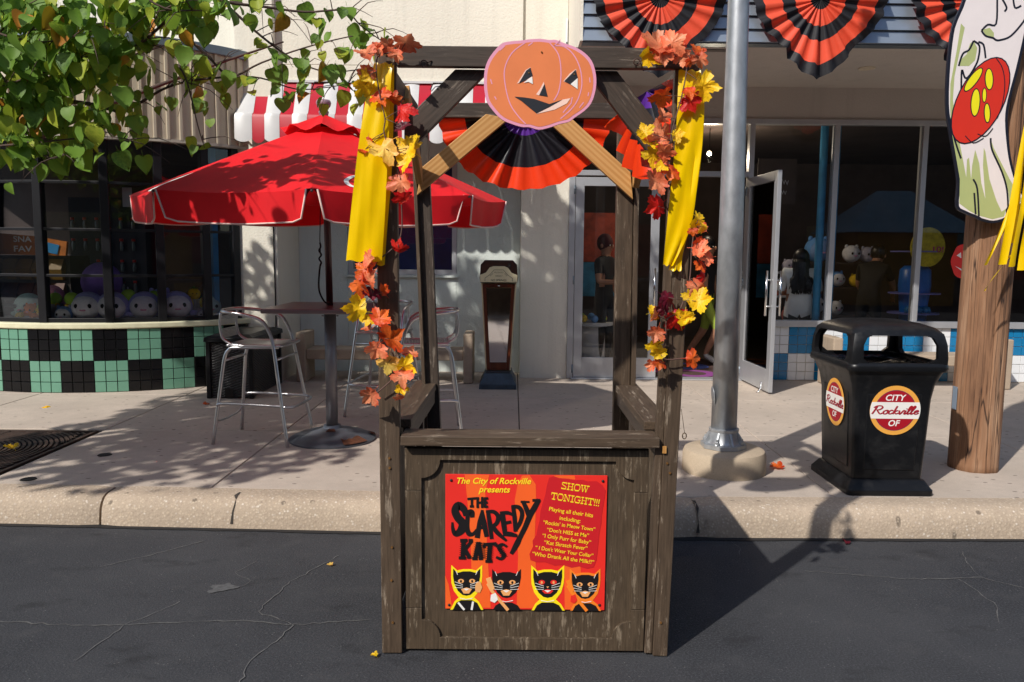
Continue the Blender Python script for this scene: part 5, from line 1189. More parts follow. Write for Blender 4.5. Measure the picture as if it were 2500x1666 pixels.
# ------------------------------------------------------------------ lamp post
lp = empty('lamp_post', (1.47, 5.38, .18), 'round galvanised steel post bolted to a concrete footing', 'lamp post')
b = MB(); b.lathe([(.278, .15), (.282, .20), (.28, .30), (.268, .328), (.24, .34), (0, .345)], 40, (1.47, 5.38, 0)); b.build('footing', conc_base, lp, 0.7)
b = MB(); PB = (1.462, 5.38)
b.loft([[(PB[0]+r*math.cos(2*PI*j/8+PI/8), PB[1]+r*math.sin(2*PI*j/8+PI/8), z) for j in range(8)] for r, z in ((.155, .345), (.155, .372), (.135, .378))])
b.lathe([(.118, .376), (.104, .40), (.098, .455), (.101, .46), (.101, .475), (.088, .478)], 24, (PB[0], PB[1], 0))
for j in range(8):
    a = 2*PI*j/8+.2; ca, sa = math.cos(a), math.sin(a); t_ = Vector((-sa, ca, 0))*.006; c0 = Vector((PB[0], PB[1], 0))
    r0, r1 = Vector((ca, sa, 0))*.098, Vector((ca, sa, 0))*.15
    b.add([c0+r0-t_+Vector((0, 0, .376)), c0+r1-t_+Vector((0, 0, .376)), c0+r0-t_+Vector((0, 0, .455)), c0+r0+t_+Vector((0, 0, .376)), c0+r1+t_+Vector((0, 0, .376)), c0+r0+t_+Vector((0, 0, .455))], [(0,1,2),(5,4,3),(1,4,5,2),(0,3,4,1)])
b.build('flange', galv, lp, 0.6)
for j in range(4):
    a = PI/4 + j*PI/2 + .2
    MB().lathe([(.018, .378), (.018, .396), (.009, .396), (.009, .415), (0, .415)], 6, (PB[0]+.128*math.cos(a), PB[1]+.128*math.sin(a), 0)).build('anchor_bolt', galv, lp)
MB().tube([(PB[0], PB[1], .47), (PB[0]-.004, 5.38, 2.0), (1.448, 5.38, 3.5), (1.44, 5.38, 6.0)], [.087, .079, .066, .05], 28).build('post', galv, lp, True)
hh = MB(); hh.lathe([(0, .004), (.042, .004), (.046, 0)], 20); hh.build('hand_hole_cover', galv, lp, True, M=Matrix.Translation((1.378, 5.365, .70)) @ Matrix.Rotation(-PI/2-.12, 4, 'Y') @ Matrix.Scale(1.5, 4, (1, 0, 0)))

# ------------------------------------------------------------------ litter bin
bin_ = empty('litter_bin', (2.356, 5.12, .18), 'black plastic litter bin with round city emblem stickers', 'litter bin')
TC = (2.356, 5.12)
def rr(hx, hy, r, z, n=6):
    out_ = []
    for cx_, cy_, a0_ in ((hx-r, hy-r, 0), (-hx+r, hy-r, PI/2), (-hx+r, -hy+r, PI), (hx-r, -hy+r, 1.5*PI)):
        for i in range(n+1):
            a = a0_ + PI/2*i/n; out_.append((TC[0]+cx_+r*math.cos(a), TC[1]+cy_+r*math.sin(a), z))
    return out_
b = MB(); b.loft([rr(.268, .318, .03, .181), rr(.268, .318, .03, .215), rr(.262, .312, .03, .222), rr(.232, .280, .03, .268), rr(.222, .270, .03, .274)]); b.build('plinth', plastic_black, bin_, 0.6, .003)
b = MB(); b.loft([rr(.218, .262, .03, .27), rr(.232, .274, .035, .55), rr(.242, .283, .04, .78), rr(.256, .296, .045, .87), rr(.282, .320, .05, .94), rr(.298, .334, .05, .968)], cap=False); b.build('body', plastic_black, bin_, 0.8)
for side, (hx0, hx1, z0, z1) in {'front': (-.16, .16, .33, .82), 'left': (-.19, .19, .33, .82)}.items():
    b = MB()
    if side == 'front': b.loft([[(TC[0]+x, TC[1]-.2645-(z-.33)*.040-o_, z_) for x, z_ in ((hx0+o_, z0+o_), (hx1-o_, z0+o_), (hx1-o_+.012, z1-o_), (hx0+o_-.012, z1-o_)) for z in (z_,)] for o_ in (0, .006)])
    else: b.loft([[(TC[0]-.2215-(z_-.33)*.043-o_, TC[1]+y, z_) for y, z_ in ((hx1-o_, z0+o_), (hx0+o_, z0+o_), (hx0+o_-.01, z1-o_), (hx1-o_+.01, z1-o_))] for o_ in (0, .006)])
    b.build('side_panel', plastic_black, bin_, False, .002)
b = MB(); b.loft([rr(.306, .342, .055, .962), rr(.312, .348, .06, .975), rr(.310, .346, .06, 1.0), rr(.300, .336, .06, 1.012), rr(.272, .308, .05, 1.012), rr(.272, .308, .05, .962), rr(.306, .342, .055, .962)], cap=False); b.build('lid_rim', plastic_black, bin_, 0.8)
b = MB()
for sx_, sy_ in ((1, 1), (-1, 1), (-1, -1), (1, -1)):
    def L_(hx, hy, w, t, z):
        o_ = [(hx, hy-w), (hx, hy-.03), (hx-.009, hy-.009), (hx-.03, hy), (hx-w, hy), (hx-w, hy-t), (hx-t, hy-t), (hx-t, hy-w)]
        q = [(TC[0]+sx_*x, TC[1]+sy_*y, z) for x, y in o_]
        return q if sx_*sy_ > 0 else q[::-1]
    b = MB(); b.loft([L_(.300, .336, .12, .03, 1.005), L_(.301, .337, .075, .03, 1.04), L_(.296, .331, .07, .03, 1.12), L_(.286, .318, .085, .03, 1.165), L_(.280, .308, .14, .03, 1.19)]); b.build('lid_corner', plastic_black, bin_, 0.7)

b = MB(); b.loft([rr(.270, .298, .05, 1.178), rr(.285, .314, .055, 1.178), rr(.280, .308, .06, 1.195), rr(.255, .280, .07, 1.222), rr(.19, .21, .08, 1.246), rr(.09, .10, .06, 1.256)]); b.build('lid_top', plastic_black, bin_, 0.9)
b = MB(); b.loft([rr(.290, .325, .05, .97), rr(.268, .305, .05, 1.004), rr(.235, .27, .05, .965), rr(.20, .23, .05, .90), rr(.10, .1, .05, .86)]); b.build('bag', bag_m, bin_, True)
def emblem(M):
    rd = flat('emblem_red', (168, 16, 34)); og = flat('emblem_amber', (236, 168, 72)); pu = flat('emblem_rim', (96, 40, 88))
    disc = lambda r: [(r*math.cos(2*PI*i/48), r*math.sin(2*PI*i/48)) for i in range(48)]
    e = MB().prism(disc(.155), 0, .002).build('emblem_sticker', og, bin_, M=M)
    MB().flatpoly(disc(.128), -.0006).build('emblem_ring', pu, e, M=M); MB().flatpoly(disc(.1245), -.0010).build('emblem_disc', rd, e, M=M)
    a = math.asin(.052/.155)
    band = [(.155*math.cos(-a+2*a*i/10), .155*math.sin(-a+2*a*i/10)) for i in range(11)]; band += [(-x, -z) for x, z in band]
    MB().flatpoly(band, -.0014).build('emblem_band', white_p, e, M=M)
    t_, wid = script('Rockville', .20)
    for off, mt, yy, ww in ((.002, pu, -.0018, 1), (0, rd, -.0024, 1)):
        q = MB(); q.v = [Vector((-.143 + v.x*.282/wid + off, yy + v.y*.002, -.022 + v.z*.028 - off)) for v in t_.v]; q.f = list(t_.f); q.mi = [0]*len(q.f)
        q.build('emblem_lettering', mt, e, M=M)
    q = MB(); text_fit(q, 'CITY', (-.064, .062), (.062, .062), -.0018, .038, .2, .02); text_fit(q, 'OF', (-.036, -.098), (.036, -.098), -.0018, .038, .2, .02)
    q.build('emblem_lettering', white_p, e, M=M)
emblem(Matrix.Translation((2.362, 4.8285, .715)) @ Matrix.Rotation(math.radians(2.3), 4, 'X'))
emblem(Matrix.Translation((2.104, 5.11, .715)) @ Matrix.Rotation(-PI/2, 4, 'Z') @ Matrix.Rotation(math.radians(2.5), 4, 'X') @ Matrix.Scale(.93, 4, (1, 0, 0)))

# ------------------------------------------------------------------ timber pole with ghost cut-out and yellow fringe
up = empty('timber_pole', (3.265, 5.5, .18), 'weathered brown timber pole standing on the pavement', 'pole')
b = MB(); rings = []
RP = random.Random(8); CK = [(-1.62, .2, 2.1, .013), (-1.20, .2, 1.2, .010), (-1.95, .2, .9, .012), (-2.35, .9, 3.5, .009), (-.75, .4, 2.2, .010), (-1.42, 1.3, 4.0, .009), (-2.7, .2, 2.5, .01), (-1.05, 2.0, 5.0, .01)]
def prad(a, z):
    r = .158 - .0025*z; r *= 1 + .018*math.sin(5*a+z*.6) + .012*math.sin(11*a-z) + .006*math.sin(31*a+2*math.sin(z*3)) + .004*math.sin(57*a+z*2)
    for c_, z0, z1, dp in CK:
        if z0 < z < z1:
            d_ = (a - c_ - .05*math.sin(z*2.3+c_*7) - .02*math.sin(z*7) + PI) % (2*PI) - PI
            r -= dp*math.exp(-(d_/.022)**2)*min(1, (z-z0)*6, (z1-z)*6)
    return r
for i in range(90):
    z = .16 + i*.069
    rings.append([(3.262 + .0036*z + prad(a, z)*math.cos(a), 5.5 + prad(a, z)*math.sin(a), z) for a in [2*PI*j/200 - PI for j in range(200)]])
b.loft(rings); b.build('shaft', polewood, up, True)
b = MB(); b.box(3.095, 3.10, 5.47, 5.52, .60, .76); b.build('small_tag', simple('pale_blue_tag', L((126, 140, 156)), .5), up)
def gz(x, y):
    ud, vd = (2150 + x/2.063)/1.0625, (y/2.063)/1.0625
    return (3.067 - .0002*(510-vd) + (ud-2250)*.00292, 1.89 + (510-vd)*.00275)
gh = empty('ghost_cutout', (3.05, 5.30, 1.88), 'tall flat white and green ghost cutout holding a red pumpkin, fixed to the timber pole', 'cutout')
GO = [(415, 0), (375, 100), (355, 170), (337, 330), (330, 520), (345, 650), (370, 800), (385, 920), (378, 1040), (420, 1075), (480, 1100), (500, 1112), (560, 1125), (622, 1106), (634, 1075), (636, 1050), (680, 1040), (718, 1020), (722, 990), (690, 940), (660, 850), (640, 750), (628, 600), (640, 500), (680, 340), (715, 180), (740, 60), (800, -60), (850, -180), (820, -230), (760, -160), (745, -330), (690, -480), (590, -540), (500, -480), (450, -330), (440, -150)]
sg = [(v.x, v.y) for v in spline([(x, y, 0) for x, y in GO], 3, True)]
MB().prism([gz(*p) for p in sg], 5.285, 5.305).build('board', flat('ghost_outline', (14, 18, 34)), gh)
def inset(poly, k):
    n = len(poly); out_ = []
    for i in range(n):
        a, c_ = Vector(poly[i-1]), Vector(poly[(i+1) % n]); d_ = (c_-a).normalized(); out_.append((poly[i][0] - d_.y*k, poly[i][1] + d_.x*k))
    return out_
area = sum(sg[i][0]*sg[(i+1) % len(sg)][1]-sg[(i+1) % len(sg)][0]*sg[i][1] for i in range(len(sg)))
MB().flatpoly([gz(*p) for p in inset(sg, 13 if area > 0 else -13)], 5.2842).build('white_face', flat('ghost_white', (226, 216, 214)), gh)
b = MB(); grn = flat('ghost_green', (170, 178, 118))
for pl in ([(402, 120), (380, 260), (350, 420), (348, 520), (352, 640), (372, 760), (395, 900), (392, 1025), (440, 1062), (482, 1085), (555, 1105), (612, 1090), (622, 1050), (600, 1065), (575, 1010), (540, 900), (520, 760), (512, 740), (508, 830), (520, 1000), (500, 920), (490, 820), (470, 750), (455, 830), (450, 900), (440, 790), (430, 800), (426, 890), (410, 800), (380, 640), (362, 500), (370, 380), (395, 260), (420, 140)],
           [(545, 690), (560, 740), (600, 820), (640, 900), (690, 985), (705, 1010), (640, 1035), (632, 960), (590, 830), (552, 750)], [(462, 205), (480, 240), (470, 300), (440, 330), (395, 330), (400, 300), (430, 270), (445, 220)], [(505, 150), (540, 140), (560, 165), (560, 190), (520, 175)]): b.flatpoly([gz(*p) for p in pl], 5.2836)
b.build('green_shade', grn, gh)
b = MB()
for pl in ([(462, 205), (490, 230), (485, 290), (470, 330), (440, 380), (420, 388), (405, 350), (402, 460)], [(485, 210), (510, 225), (520, 290)], [(390, 330), (410, 270), (440, 250), (462, 205)], [(500, 155), (530, 125), (570, 120), (575, 0)], [(500, 155), (520, 180), (555, 190), (570, 200), (590, 200), (640, 180), (700, 110), (722, 60)], [(545, 690), (552, 750), (600, 860), (625, 950), (632, 1050)], [(460, 900), (480, 950), (488, 1090)], [(465, 970), (472, 1080)], [(345, 590), (370, 700), (400, 795)], [(600, 0), (620, 40), (610, 60)], [(650, -20), (660, 40), (690, 30)]):
    ribbon(b, [gz(*p) for p in pl], .012, 5.2828, 4)
b.build('ink_lines', flat('ghost_outline', (14, 18, 34)), gh)
def ell(cx_, cy_, rx, ry, rot): return [(cx_ + rx*math.cos(t)*math.cos(rot) - ry*math.sin(t)*math.sin(rot), cy_ + rx*math.cos(t)*math.sin(rot) + ry*math.sin(t)*math.cos(rot)) for t in [2*PI*i/28 for i in range(28)]]
MB().flatpoly([gz(*p) for p in ell(495, 503, 238, 113, -1.12)], 5.2822).build('pumpkin_edge', flat('ghost_outline', (14, 18, 34)), gh)
MB().flatpoly([gz(*p) for p in ell(495, 503, 231, 107, -1.12)], 5.2816).build('red_pumpkin', flat('ghost_red', (206, 44, 26)), gh)
b = MB()
for e in (ell(460, 398, 73, 23, -.95), ell(536, 395, 55, 22, -1.6), ell(470, 512, 72, 24, -1.5), ell(513, 475, 38, 12, -1.55), ell(527, 564, 52, 17, -1.6)): b.flatpoly([gz(*p) for p in e], 5.2810)
b.build('pumpkin_edge', flat('ghost_outline', (14, 18, 34)), gh)
b = MB()
for e in (ell(460, 398, 67, 18, -.95), ell(536, 395, 50, 17, -1.6), ell(470, 512, 66, 19, -1.5), ell(513, 475, 33, 8, -1.55), ell(527, 564, 46, 12, -1.6)): b.flatpoly([gz(*p) for p in e], 5.2804)
b.build('pumpkin_cutaways', flat('ghost_yellow', (232, 220, 20)), gh)
b = MB()
for pl in ([(570, 290), (600, 340), (612, 420), (600, 520), (575, 590)], [(420, 680), (460, 715), (510, 690)], [(480, 670), (520, 680), (555, 640)]): ribbon(b, [gz(*p) for p in pl], .006, 5.2806, 4)
b.build('ink_lines', flat('ghost_outline', (14, 18, 34)), gh)
fg = empty('yellow_fringe', (3.32, 5.05, 1.35), 'bunch of yellow plastic fringe strips hanging beside the timber pole', 'streamer')
for k, (x0, y0, x1, y1, w0, w1, yy) in enumerate(((735, 560, 606, 1342, .02, .055, 5.02), (690, 930, 532, 1345, .012, .03, 5.06), (745, 760, 668, 1352, .02, .05, 5.00), (650, 1290, 530, 1482, .008, .011, 5.05), (770, 900, 705, 1370, .02, .045, 5.04), (800, 560, 740, 1360, .03, .05, 5.02), (730, 640, 650, 1230, .014, .02, 5.07), (790, 800, 775, 1340, .03, .05, 5.03))):
    near_ = lambda q: (q[0]*yy/5.3, 1.65 + (q[1]-1.65)*yy/5.3)
    p0, p1 = near_(gz(x0, y0)), near_(gz(x1, y1)); b = MB(); rows = []
    for i in range(13):
        t = i/12; x = p0[0]+(p1[0]-p0[0])*t + .01*math.sin(3*t+k); z = p0[1]+(p1[1]-p0[1])*t; w = w0+(w1-w0)*t
        rows.append([(x-w/2, yy+.015*math.sin(4*t+k), z), (x, yy-.012*math.sin(5*t+k*2), z), (x+w/2, yy+.012*math.cos(4*t+k), z+.004)])
    b.grid(rows); b.build('fringe_strip', yellow_m, fg, True)

# ------------------------------------------------------------------ a few fallen leaves and scraps
def fallen(x, y, z, s, rot, m, lab, me=None):
    me = me or maple_mesh('fallen_leaf', m, RM)
    o = put('fallen_leaf', me, None, Matrix.Translation((x, y, z+.012)) @ Matrix.Rotation(rot, 4, 'Z') @ Matrix.Rotation(.15, 4, 'X') @ Matrix.Scale(s, 4))
    tag(o, lab, 'leaf', 'fallen leaves')
fallen(1.86, 5.42, .18, 1.0, .6, MAPLE['O'], 'dry orange leaf on the pavement between the lamp post and the bin')
fallen(-4.35, 7.35, .18, .9, 2.0, MAPLE['Y'], 'dry yellow leaf on the pavement before the tiled shop base')
fallen(-3.66, 5.72, .185, .9, 1.0, MAPLE['Y'], 'yellow leaf caught on the tree grate')
fallen(-2.93, 7.55, .18, .6, 1.0, MAPLE['O'], 'small brown leaf by the black storage box')
fallen(1.95, 4.46, .0, .55, 1.3, MAPLE['B'], 'dark dry leaf litter in the gutter right of the lamp post')
fallen(-.55, 3.10, .0, .3, 1.0, MAPLE['Y'], 'tiny yellow leaf on the asphalt by the left booth post')
fallen(-.95, 4.05, .0, .3, 0.3, MAPLE['P'], 'tiny pale leaf on the asphalt in front of the kerb')

# ------------------------------------------------------------------ street tree on the left, trunk just out of view
TB = Vector((-4.08, 5.68, .17))
tree = empty('street_tree', TB, 'green heart leaved street tree reaching over the umbrella from the left', 'tree')
MB().tube([TB, TB+Vector((.03, 0, .8)), TB+Vector((.0, -.05, 1.6)), TB+Vector((.1, -.1, 2.3)), TB+Vector((.2, -.2, 3.2)), TB+Vector((.3, -.3, 4.4))], [.10, .085, .075, .06, .045, .02], 14, sm=4).build('trunk', bark, tree, True)
TW = [
  [(-3.671, 5.4, 2.401), (-3.15, 5.0, 2.481), (-2.815, 4.9, 2.566), (-2.558, 4.8, 2.619), (-2.332, 4.7, 2.712), (-2.093, 4.6, 2.799), (-1.856, 4.5, 2.936), (-1.713, 4.45, 3.08)] ,
  [(-3.45, 5.2, 2.402), (-3.154, 5.0, 2.421), (-2.83, 4.9, 2.528), (-2.549, 4.85, 2.514), (-2.393, 4.85, 2.48), (-2.313, 4.85, 2.471), (-2.112, 4.9, 2.606), (-1.983, 4.9, 2.65)] ,
  [(-3.17, 4.9, 2.815), (-2.937, 4.7, 2.631), (-2.815, 4.6, 2.532), (-2.743, 4.55, 2.415), (-2.691, 4.5, 2.244), (-2.549, 4.45, 2.15), (-2.436, 4.4, 2.161)] ,
  [(-2.085, 4.6, 2.986), (-1.958, 4.8, 2.92), (-1.833, 4.9, 2.808), (-1.713, 4.95, 2.701), (-1.543, 5.0, 2.791), (-1.276, 5.0, 2.883), (-1.011, 5.0, 2.949), (-0.826, 5.0, 2.976)] ,
  [(-1.817, 4.6, 3.174), (-1.659, 4.7, 3.055), (-1.472, 4.8, 2.892), (-1.304, 4.9, 2.782), (-1.135, 4.95, 2.732), (-0.934, 5.0, 2.758)] ,
  [(-1.81, 4.4, 3.041), (-1.57, 4.5, 2.996), (-1.412, 4.6, 3.004), (-1.196, 4.7, 3.005), (-0.973, 4.7, 3.014), (-0.885, 4.75, 2.945), (-0.756, 4.8, 2.862)] ,
  [(-1.931, 4.9, 2.663), (-1.713, 4.95, 2.696), (-1.545, 5.0, 2.701), (-1.334, 5.0, 2.638), (-1.121, 5.0, 2.653), (-0.944, 5.05, 2.704)] ,
  [(-1.965, 4.8, 2.728), (-1.917, 4.8, 2.63), (-1.862, 4.8, 2.381), (-1.827, 4.8, 2.256)] ,
  [(-3.028, 4.6, 2.696), (-2.673, 4.4, 2.877), (-2.514, 4.3, 2.981)] ,
  [(-2.831, 4.6, 2.722), (-2.522, 4.4, 2.879), (-2.379, 4.3, 2.982)] ,
  [(-2.332, 4.7, 2.712), (-2.238, 4.6, 2.81), (-2.15, 4.5, 2.979), (-2.086, 4.4, 3.06)] ,
  [(-3.033, 4.6, 2.219), (-2.701, 4.5, 2.232), (-2.459, 4.5, 2.258), (-2.265, 4.5, 2.272), (-2.121, 4.5, 2.261)] ,
  [(-2.861, 4.4, 2.831), (-2.551, 4.3, 2.73), (-2.346, 4.3, 2.743), (-2.138, 4.3, 2.81)] ,
  [(-3.015, 4.6, 2.507), (-2.681, 4.5, 2.584), (-2.462, 4.5, 2.655), (-2.291, 4.5, 2.749)] ,
  [(-1.994, 4.3, 3.007), (-1.818, 4.3, 2.9), (-1.652, 4.4, 2.92), (-1.572, 4.5, 2.916)] ,
]
RT = random.Random(21)
for i, tw_ in enumerate(TW):
    root_pt = TB+Vector((.02, -.03, 1.5+.05*i)) if i in (0, 1) else None
    pts = ([root_pt] if root_pt else []) + [Vector(p) for p in tw_]
    r0 = .021 if i < 2 else .010 if i in (2, 3, 4, 5) else .007
    MB().tube(pts, [r0, r0*.75, r0*.5, r0*.28], 7, sm=4).build('branch', bark, tree, True)
# hidden limbs that carry the upper crown
for a in range(7):
    an = a*2*PI/7+.4; d_ = Vector((math.cos(an), math.sin(an), 0)); s0 = TB+Vector((.05, -.1, 1.7+.28*a))
    MB().tube([s0, s0+d_*.7+Vector((0, 0, .6)), s0+d_*1.5+Vector((.2, 0, 1.1)), s0+d_*2.1+Vector((.3, 0, 1.4))], [.035, .022, .012, .006], 7, sm=3).build('branch', bark, tree, True)
tb = MB()
for i, tw_ in enumerate(TW):
    P = spline([Vector(p) for p in tw_], 6)
    for k in range(max(4, len(P)//3)):
        p = P[RT.randrange(len(P))]; d_ = Vector((RT.gauss(.35, .5), RT.gauss(-.1, .5), RT.gauss(-.05, .35))).normalized()*RT.uniform(.12, .34)
        tb.tube([p, p+d_*.5+Vector((0, 0, .02)), p+d_+Vector((0, 0, -.03))], [.0035, .0025, .0012], 5, sm=2)
stuff(tb.build('twigs', bark, tree, True))
hl = [(0.0, 0.03), (.10, .10), (.24, .13), (.38, .07), (.47, -.08), (.48, -.28), (.40, -.50), (.26, -.70), (.11, -.88), (0.0, -1.02)]
def heart_mesh(m, R):
    b = MB(); fold, droop, curl = R.uniform(.10, .55), R.uniform(-.5, .45), R.uniform(-.3, .3)
    def q(x, y): return Vector((x*math.cos(fold*.6), y - .1*abs(x)*0, abs(x)*fold + droop*(y+.4)**2 + curl*x*(y+.4) + .03*math.sin(14*y)*abs(x)))
    n = len(hl)
    b.v = [q(0, y) for x, y in hl] + [q(x*.55, y) for x, y in hl[1:-1]] + [q(x, y) for x, y in hl[1:-1]] + [q(-x*.55, y) for x, y in hl[1:-1]] + [q(-x, y) for x, y in hl[1:-1]]
    m_ = n-2
    for s in (0, 1):
        A = n + s*2*m_; Bq = A+m_
        for i in range(m_-1):
            f1 = (1+i, 2+i, A+i+1, A+i); f2 = (A+i, A+i+1, Bq+i+1, Bq+i)
            b.face(f1 if s == 0 else f1[::-1]); b.face(f2 if s == 0 else f2[::-1])
        b.face((0, 1, A, Bq)); b.face((n-1, n-2, A+m_-1, Bq+m_-1))
    o = len(b.v); b.v += [Vector((-.012, .02, 0)), Vector((.012, .02, 0)), Vector((.008, .42, .10)), Vector((-.008, .42, .10))]; b.face((o, o+1, o+2, o+3))
    return b.mesh('leaf', m, True)
hearts = [heart_mesh(m, RT) for m in [leaf_green]*16 + [leaf_lime]*6 + [leaf_old]]
def leafM(p, s, R, hang=True):
    # blade hangs with its face turned about the vertical, mostly toward the open side
    yaw = R.gauss(0, .8); tilt = R.gauss(.25, .38); roll = R.gauss(0, .35)
    return Matrix.Translation(p) @ Matrix.Rotation(yaw, 4, 'Z') @ Matrix.Rotation(PI/2 - tilt, 4, 'X') @ Matrix.Rotation(roll, 4, 'Z') @ Matrix.Scale(s, 4)
LEAVES = []
for i, tw_ in enumerate(TW):
    P = spline([Vector(p) for p in tw_], 8); ln = sum((a-c).length for a, c in zip(P, P[1:]))
    dens = {0: 13, 1: 14, 2: 11, 3: 15, 4: 13, 5: 18, 6: 19, 7: 13, 8: 24, 9: 24, 10: 22, 11: 22, 12: 26, 13: 26, 14: 22}[i]
    for k in range(int(ln*dens*1.45)):
        t = RT.random(); t = t**.8 if i < 2 else t
        p = P[min(len(P)-1, int(t*len(P)))]
        sp = .05 if i in (3, 4, 5, 6, 7) else .10
        LEAVES.append((p + Vector((RT.gauss(0, sp), RT.gauss(0, sp*1.5), RT.gauss(-.02, sp*.8))), RT.uniform(.055, .112)))
for c_, r_, n_ in (((-2.75, 4.5, 2.75), (.48, .4, .34), 170), ((-2.35, 4.45, 2.85), (.38, .35, .26), 95), ((-2.75, 4.6, 2.36), (.45, .3, .22), 110), ((-1.95, 4.4, 2.98), (.42, .3, .13), 50), ((-2.35, 4.5, 2.45), (.3, .3, .2), 45)):
    for k in range(n_):
        while True:
            u = Vector((RT.uniform(-1, 1), RT.uniform(-1, 1), RT.uniform(-1, 1)))
            if u.length <= 1: break
        LEAVES.append((Vector((c_[0]+u.x*r_[0], c_[1]+u.y*r_[1], c_[2]+u.z*r_[2])), RT.uniform(.06, .12)))
CI = cam.matrix_world.inverted()
def seen(p):
    q = CI @ p; return q.z < 0 and abs(q.x/-q.z) < .66 and abs(q.y/-q.z) < .45
vis = [l for l in LEAVES if seen(l[0])]; hid = [l for l in LEAVES if not seen(l[0])]
RT.shuffle(vis)
for p, s in vis[:300]:
    put('leaf', hearts[RT.randrange(len(hearts)) if RT.random() < .8 else 0], tree, leafM(p, s, RT))
def join_leaves(items, name):
    hm = [( [v.co.copy() for v in h.vertices], [tuple(f.vertices) for f in h.polygons]) for h in hearts]
    b = MB(); mats = [leaf_green, leaf_lime, leaf_old]
    for p, s in items:
        k = RT.randrange(len(hearts)); vs, fs = hm[k]; M = leafM(p, s, RT); b.cur = 0 if k < 16 else 1 if k < 22 else 2
        b.add([M @ v for v in vs], fs)
    o = b.build(name, mats, tree, True); stuff(o)
up_ = []
for c_, r_, n_ in (((-5.2, 4.3, 4.1), (1.2, 1.4, .9), 1200), ((-3.5, 6.2, 4.5), (1.4, .9, .8), 1100), ((-5.3, 6.2, 3.6), (1.0, .9, .7), 40), ((-2.2, 6.2, 4.6), (1.1, .9, .6), 700), ((-5.2, 3.6, 3.2), (1.0, 1.0, .6), 450), ((-1.6, 6.6, 4.75), (1.0, .7, .45), 350), ((-4.6, 3.0, 3.2), (1.1, .9, .5), 600), ((-4.7, 4.6, 3.1), (1.0, 1.0, .5), 600), ((-4.75, 6.6, 3.5), (.8, .8, .5), 420)):
    for k in range(n_):
        while True:
            u = Vector((RT.uniform(-1, 1), RT.uniform(-1, 1), RT.uniform(-1, 1)))
            if u.length <= 1 and u.length > .2: break
        p = Vector((c_[0]+u.x*r_[0], c_[1]+u.y*r_[1], c_[2]+u.z*r_[2]))
        if not seen(p) or (CI @ p).x/-(CI @ p).z < -.52: up_.append((p, RT.uniform(.09, .14)))
join_leaves(vis[300:] + hid + up_, 'crown')

# ------------------------------------------------------------------ soft toys in the corner shop window
def plush_mat(name, c): return simple('plush_'+name, L(c), .95, 0, .12, 30, .5, 220, .004)
PM = {k: plush_mat(k, c) for k, c in {'lilac': (178, 174, 230), 'pale': (244, 240, 248), 'violet': (140, 104, 194), 'lime': (160, 204, 60), 'lemon': (236, 196, 48), 'green': (32, 120, 72), 'orange': (232, 124, 36), 'mint': (196, 226, 220), 'pink': (228, 154, 186), 'white': (224, 222, 224), 'blue': (120, 152, 206), 'grey': (168, 164, 178), 'sky': (96, 150, 214), 'coral': (236, 130, 110), 'black': (12, 12, 14)}.items()}
WM_TOY = {}
def toy(label, loc, r, yaw, body, face=None, kind='round'):
    t = empty('soft_toy', loc, label, 'soft toy', 'soft toys', yaw); M = WM[t.name]
    b = MB(); b.ball((0, 0, r*.92), (r, r*.85, r*.95), 18, 12); b.build('body', PM[body], t, True, 0, M)
    if face:
        b = MB(); b.ball((0, -r*.34, r*.88), (r*.88, r*.60, r*.80), 16, 10); b.build('face', PM[face], t, True, 0, M)
    if kind in ('round', 'seal'):
        for s in (-1, 1):
            MB().ball((s*r*.40, -r*.84, r*.98), (r*.13, r*.07, r*.15), 10, 8).build('eye', PM['black'], t, True, 0, M)
            if kind == 'round': MB().ball((s*r*.62, 0, r*1.72), (r*.2, r*.12, r*.24), 10, 8).build('ear', PM[body], t, True, 0, M)
            else: MB().ball((s*r*1.0, -r*.1, r*.4), (r*.4, r*.15, r*.18), 10, 8).build('flipper', PM[body], t, True, 0, M)
        MB().ball((0, -r*.88, r*.72), (r*.22, r*.05, r*.08), 10, 8).build('mouth', PM['pink'], t, True, 0, M)
    if kind == 'pine':
        b = MB()
        for k in range(7):
            a = 2*PI*k/7; b.loft([[(.25*r*math.cos(a+q), .25*r*math.sin(a+q), r*1.7) for q in (-.5, .5, PI)], [(.75*r*math.cos(a)+.02*r*q, .75*r*math.sin(a), r*2.0) for q in (0, 1, 2)]])
        b.ball((0, 0, r*1.9), (r*.2, r*.2, r*.35), 8, 6); b.build('leaf_crown', PM['green'], t, False, 0, M)
        for s in (-1, 1): MB().ball((s*r*.3, -r*.84, r*1.05), (r*.09, r*.05, r*.1), 8, 6).build('eye', PM['black'], t, True, 0, M)
    if kind == 'lime':
        for s in (-1, 1): MB().ball((s*r*.45, -r*.35, r*.05), (r*.32, r*.45, r*.28), 10, 8).build('foot', PM['lemon'], t, True, 0, M)
        MB().ball((0, 0, r*1.85), (r*.12, r*.12, r*.35), 8, 6).build('stalk', PM['grey'], t, True, 0, M)
    return t
def inb(u, d, zoff=0):        # place behind the bay glass: angle along the arc, depth behind the pane
    p = bay(u, BR-.05-d, .888+zoff); return (p.x, p.y, p.z)
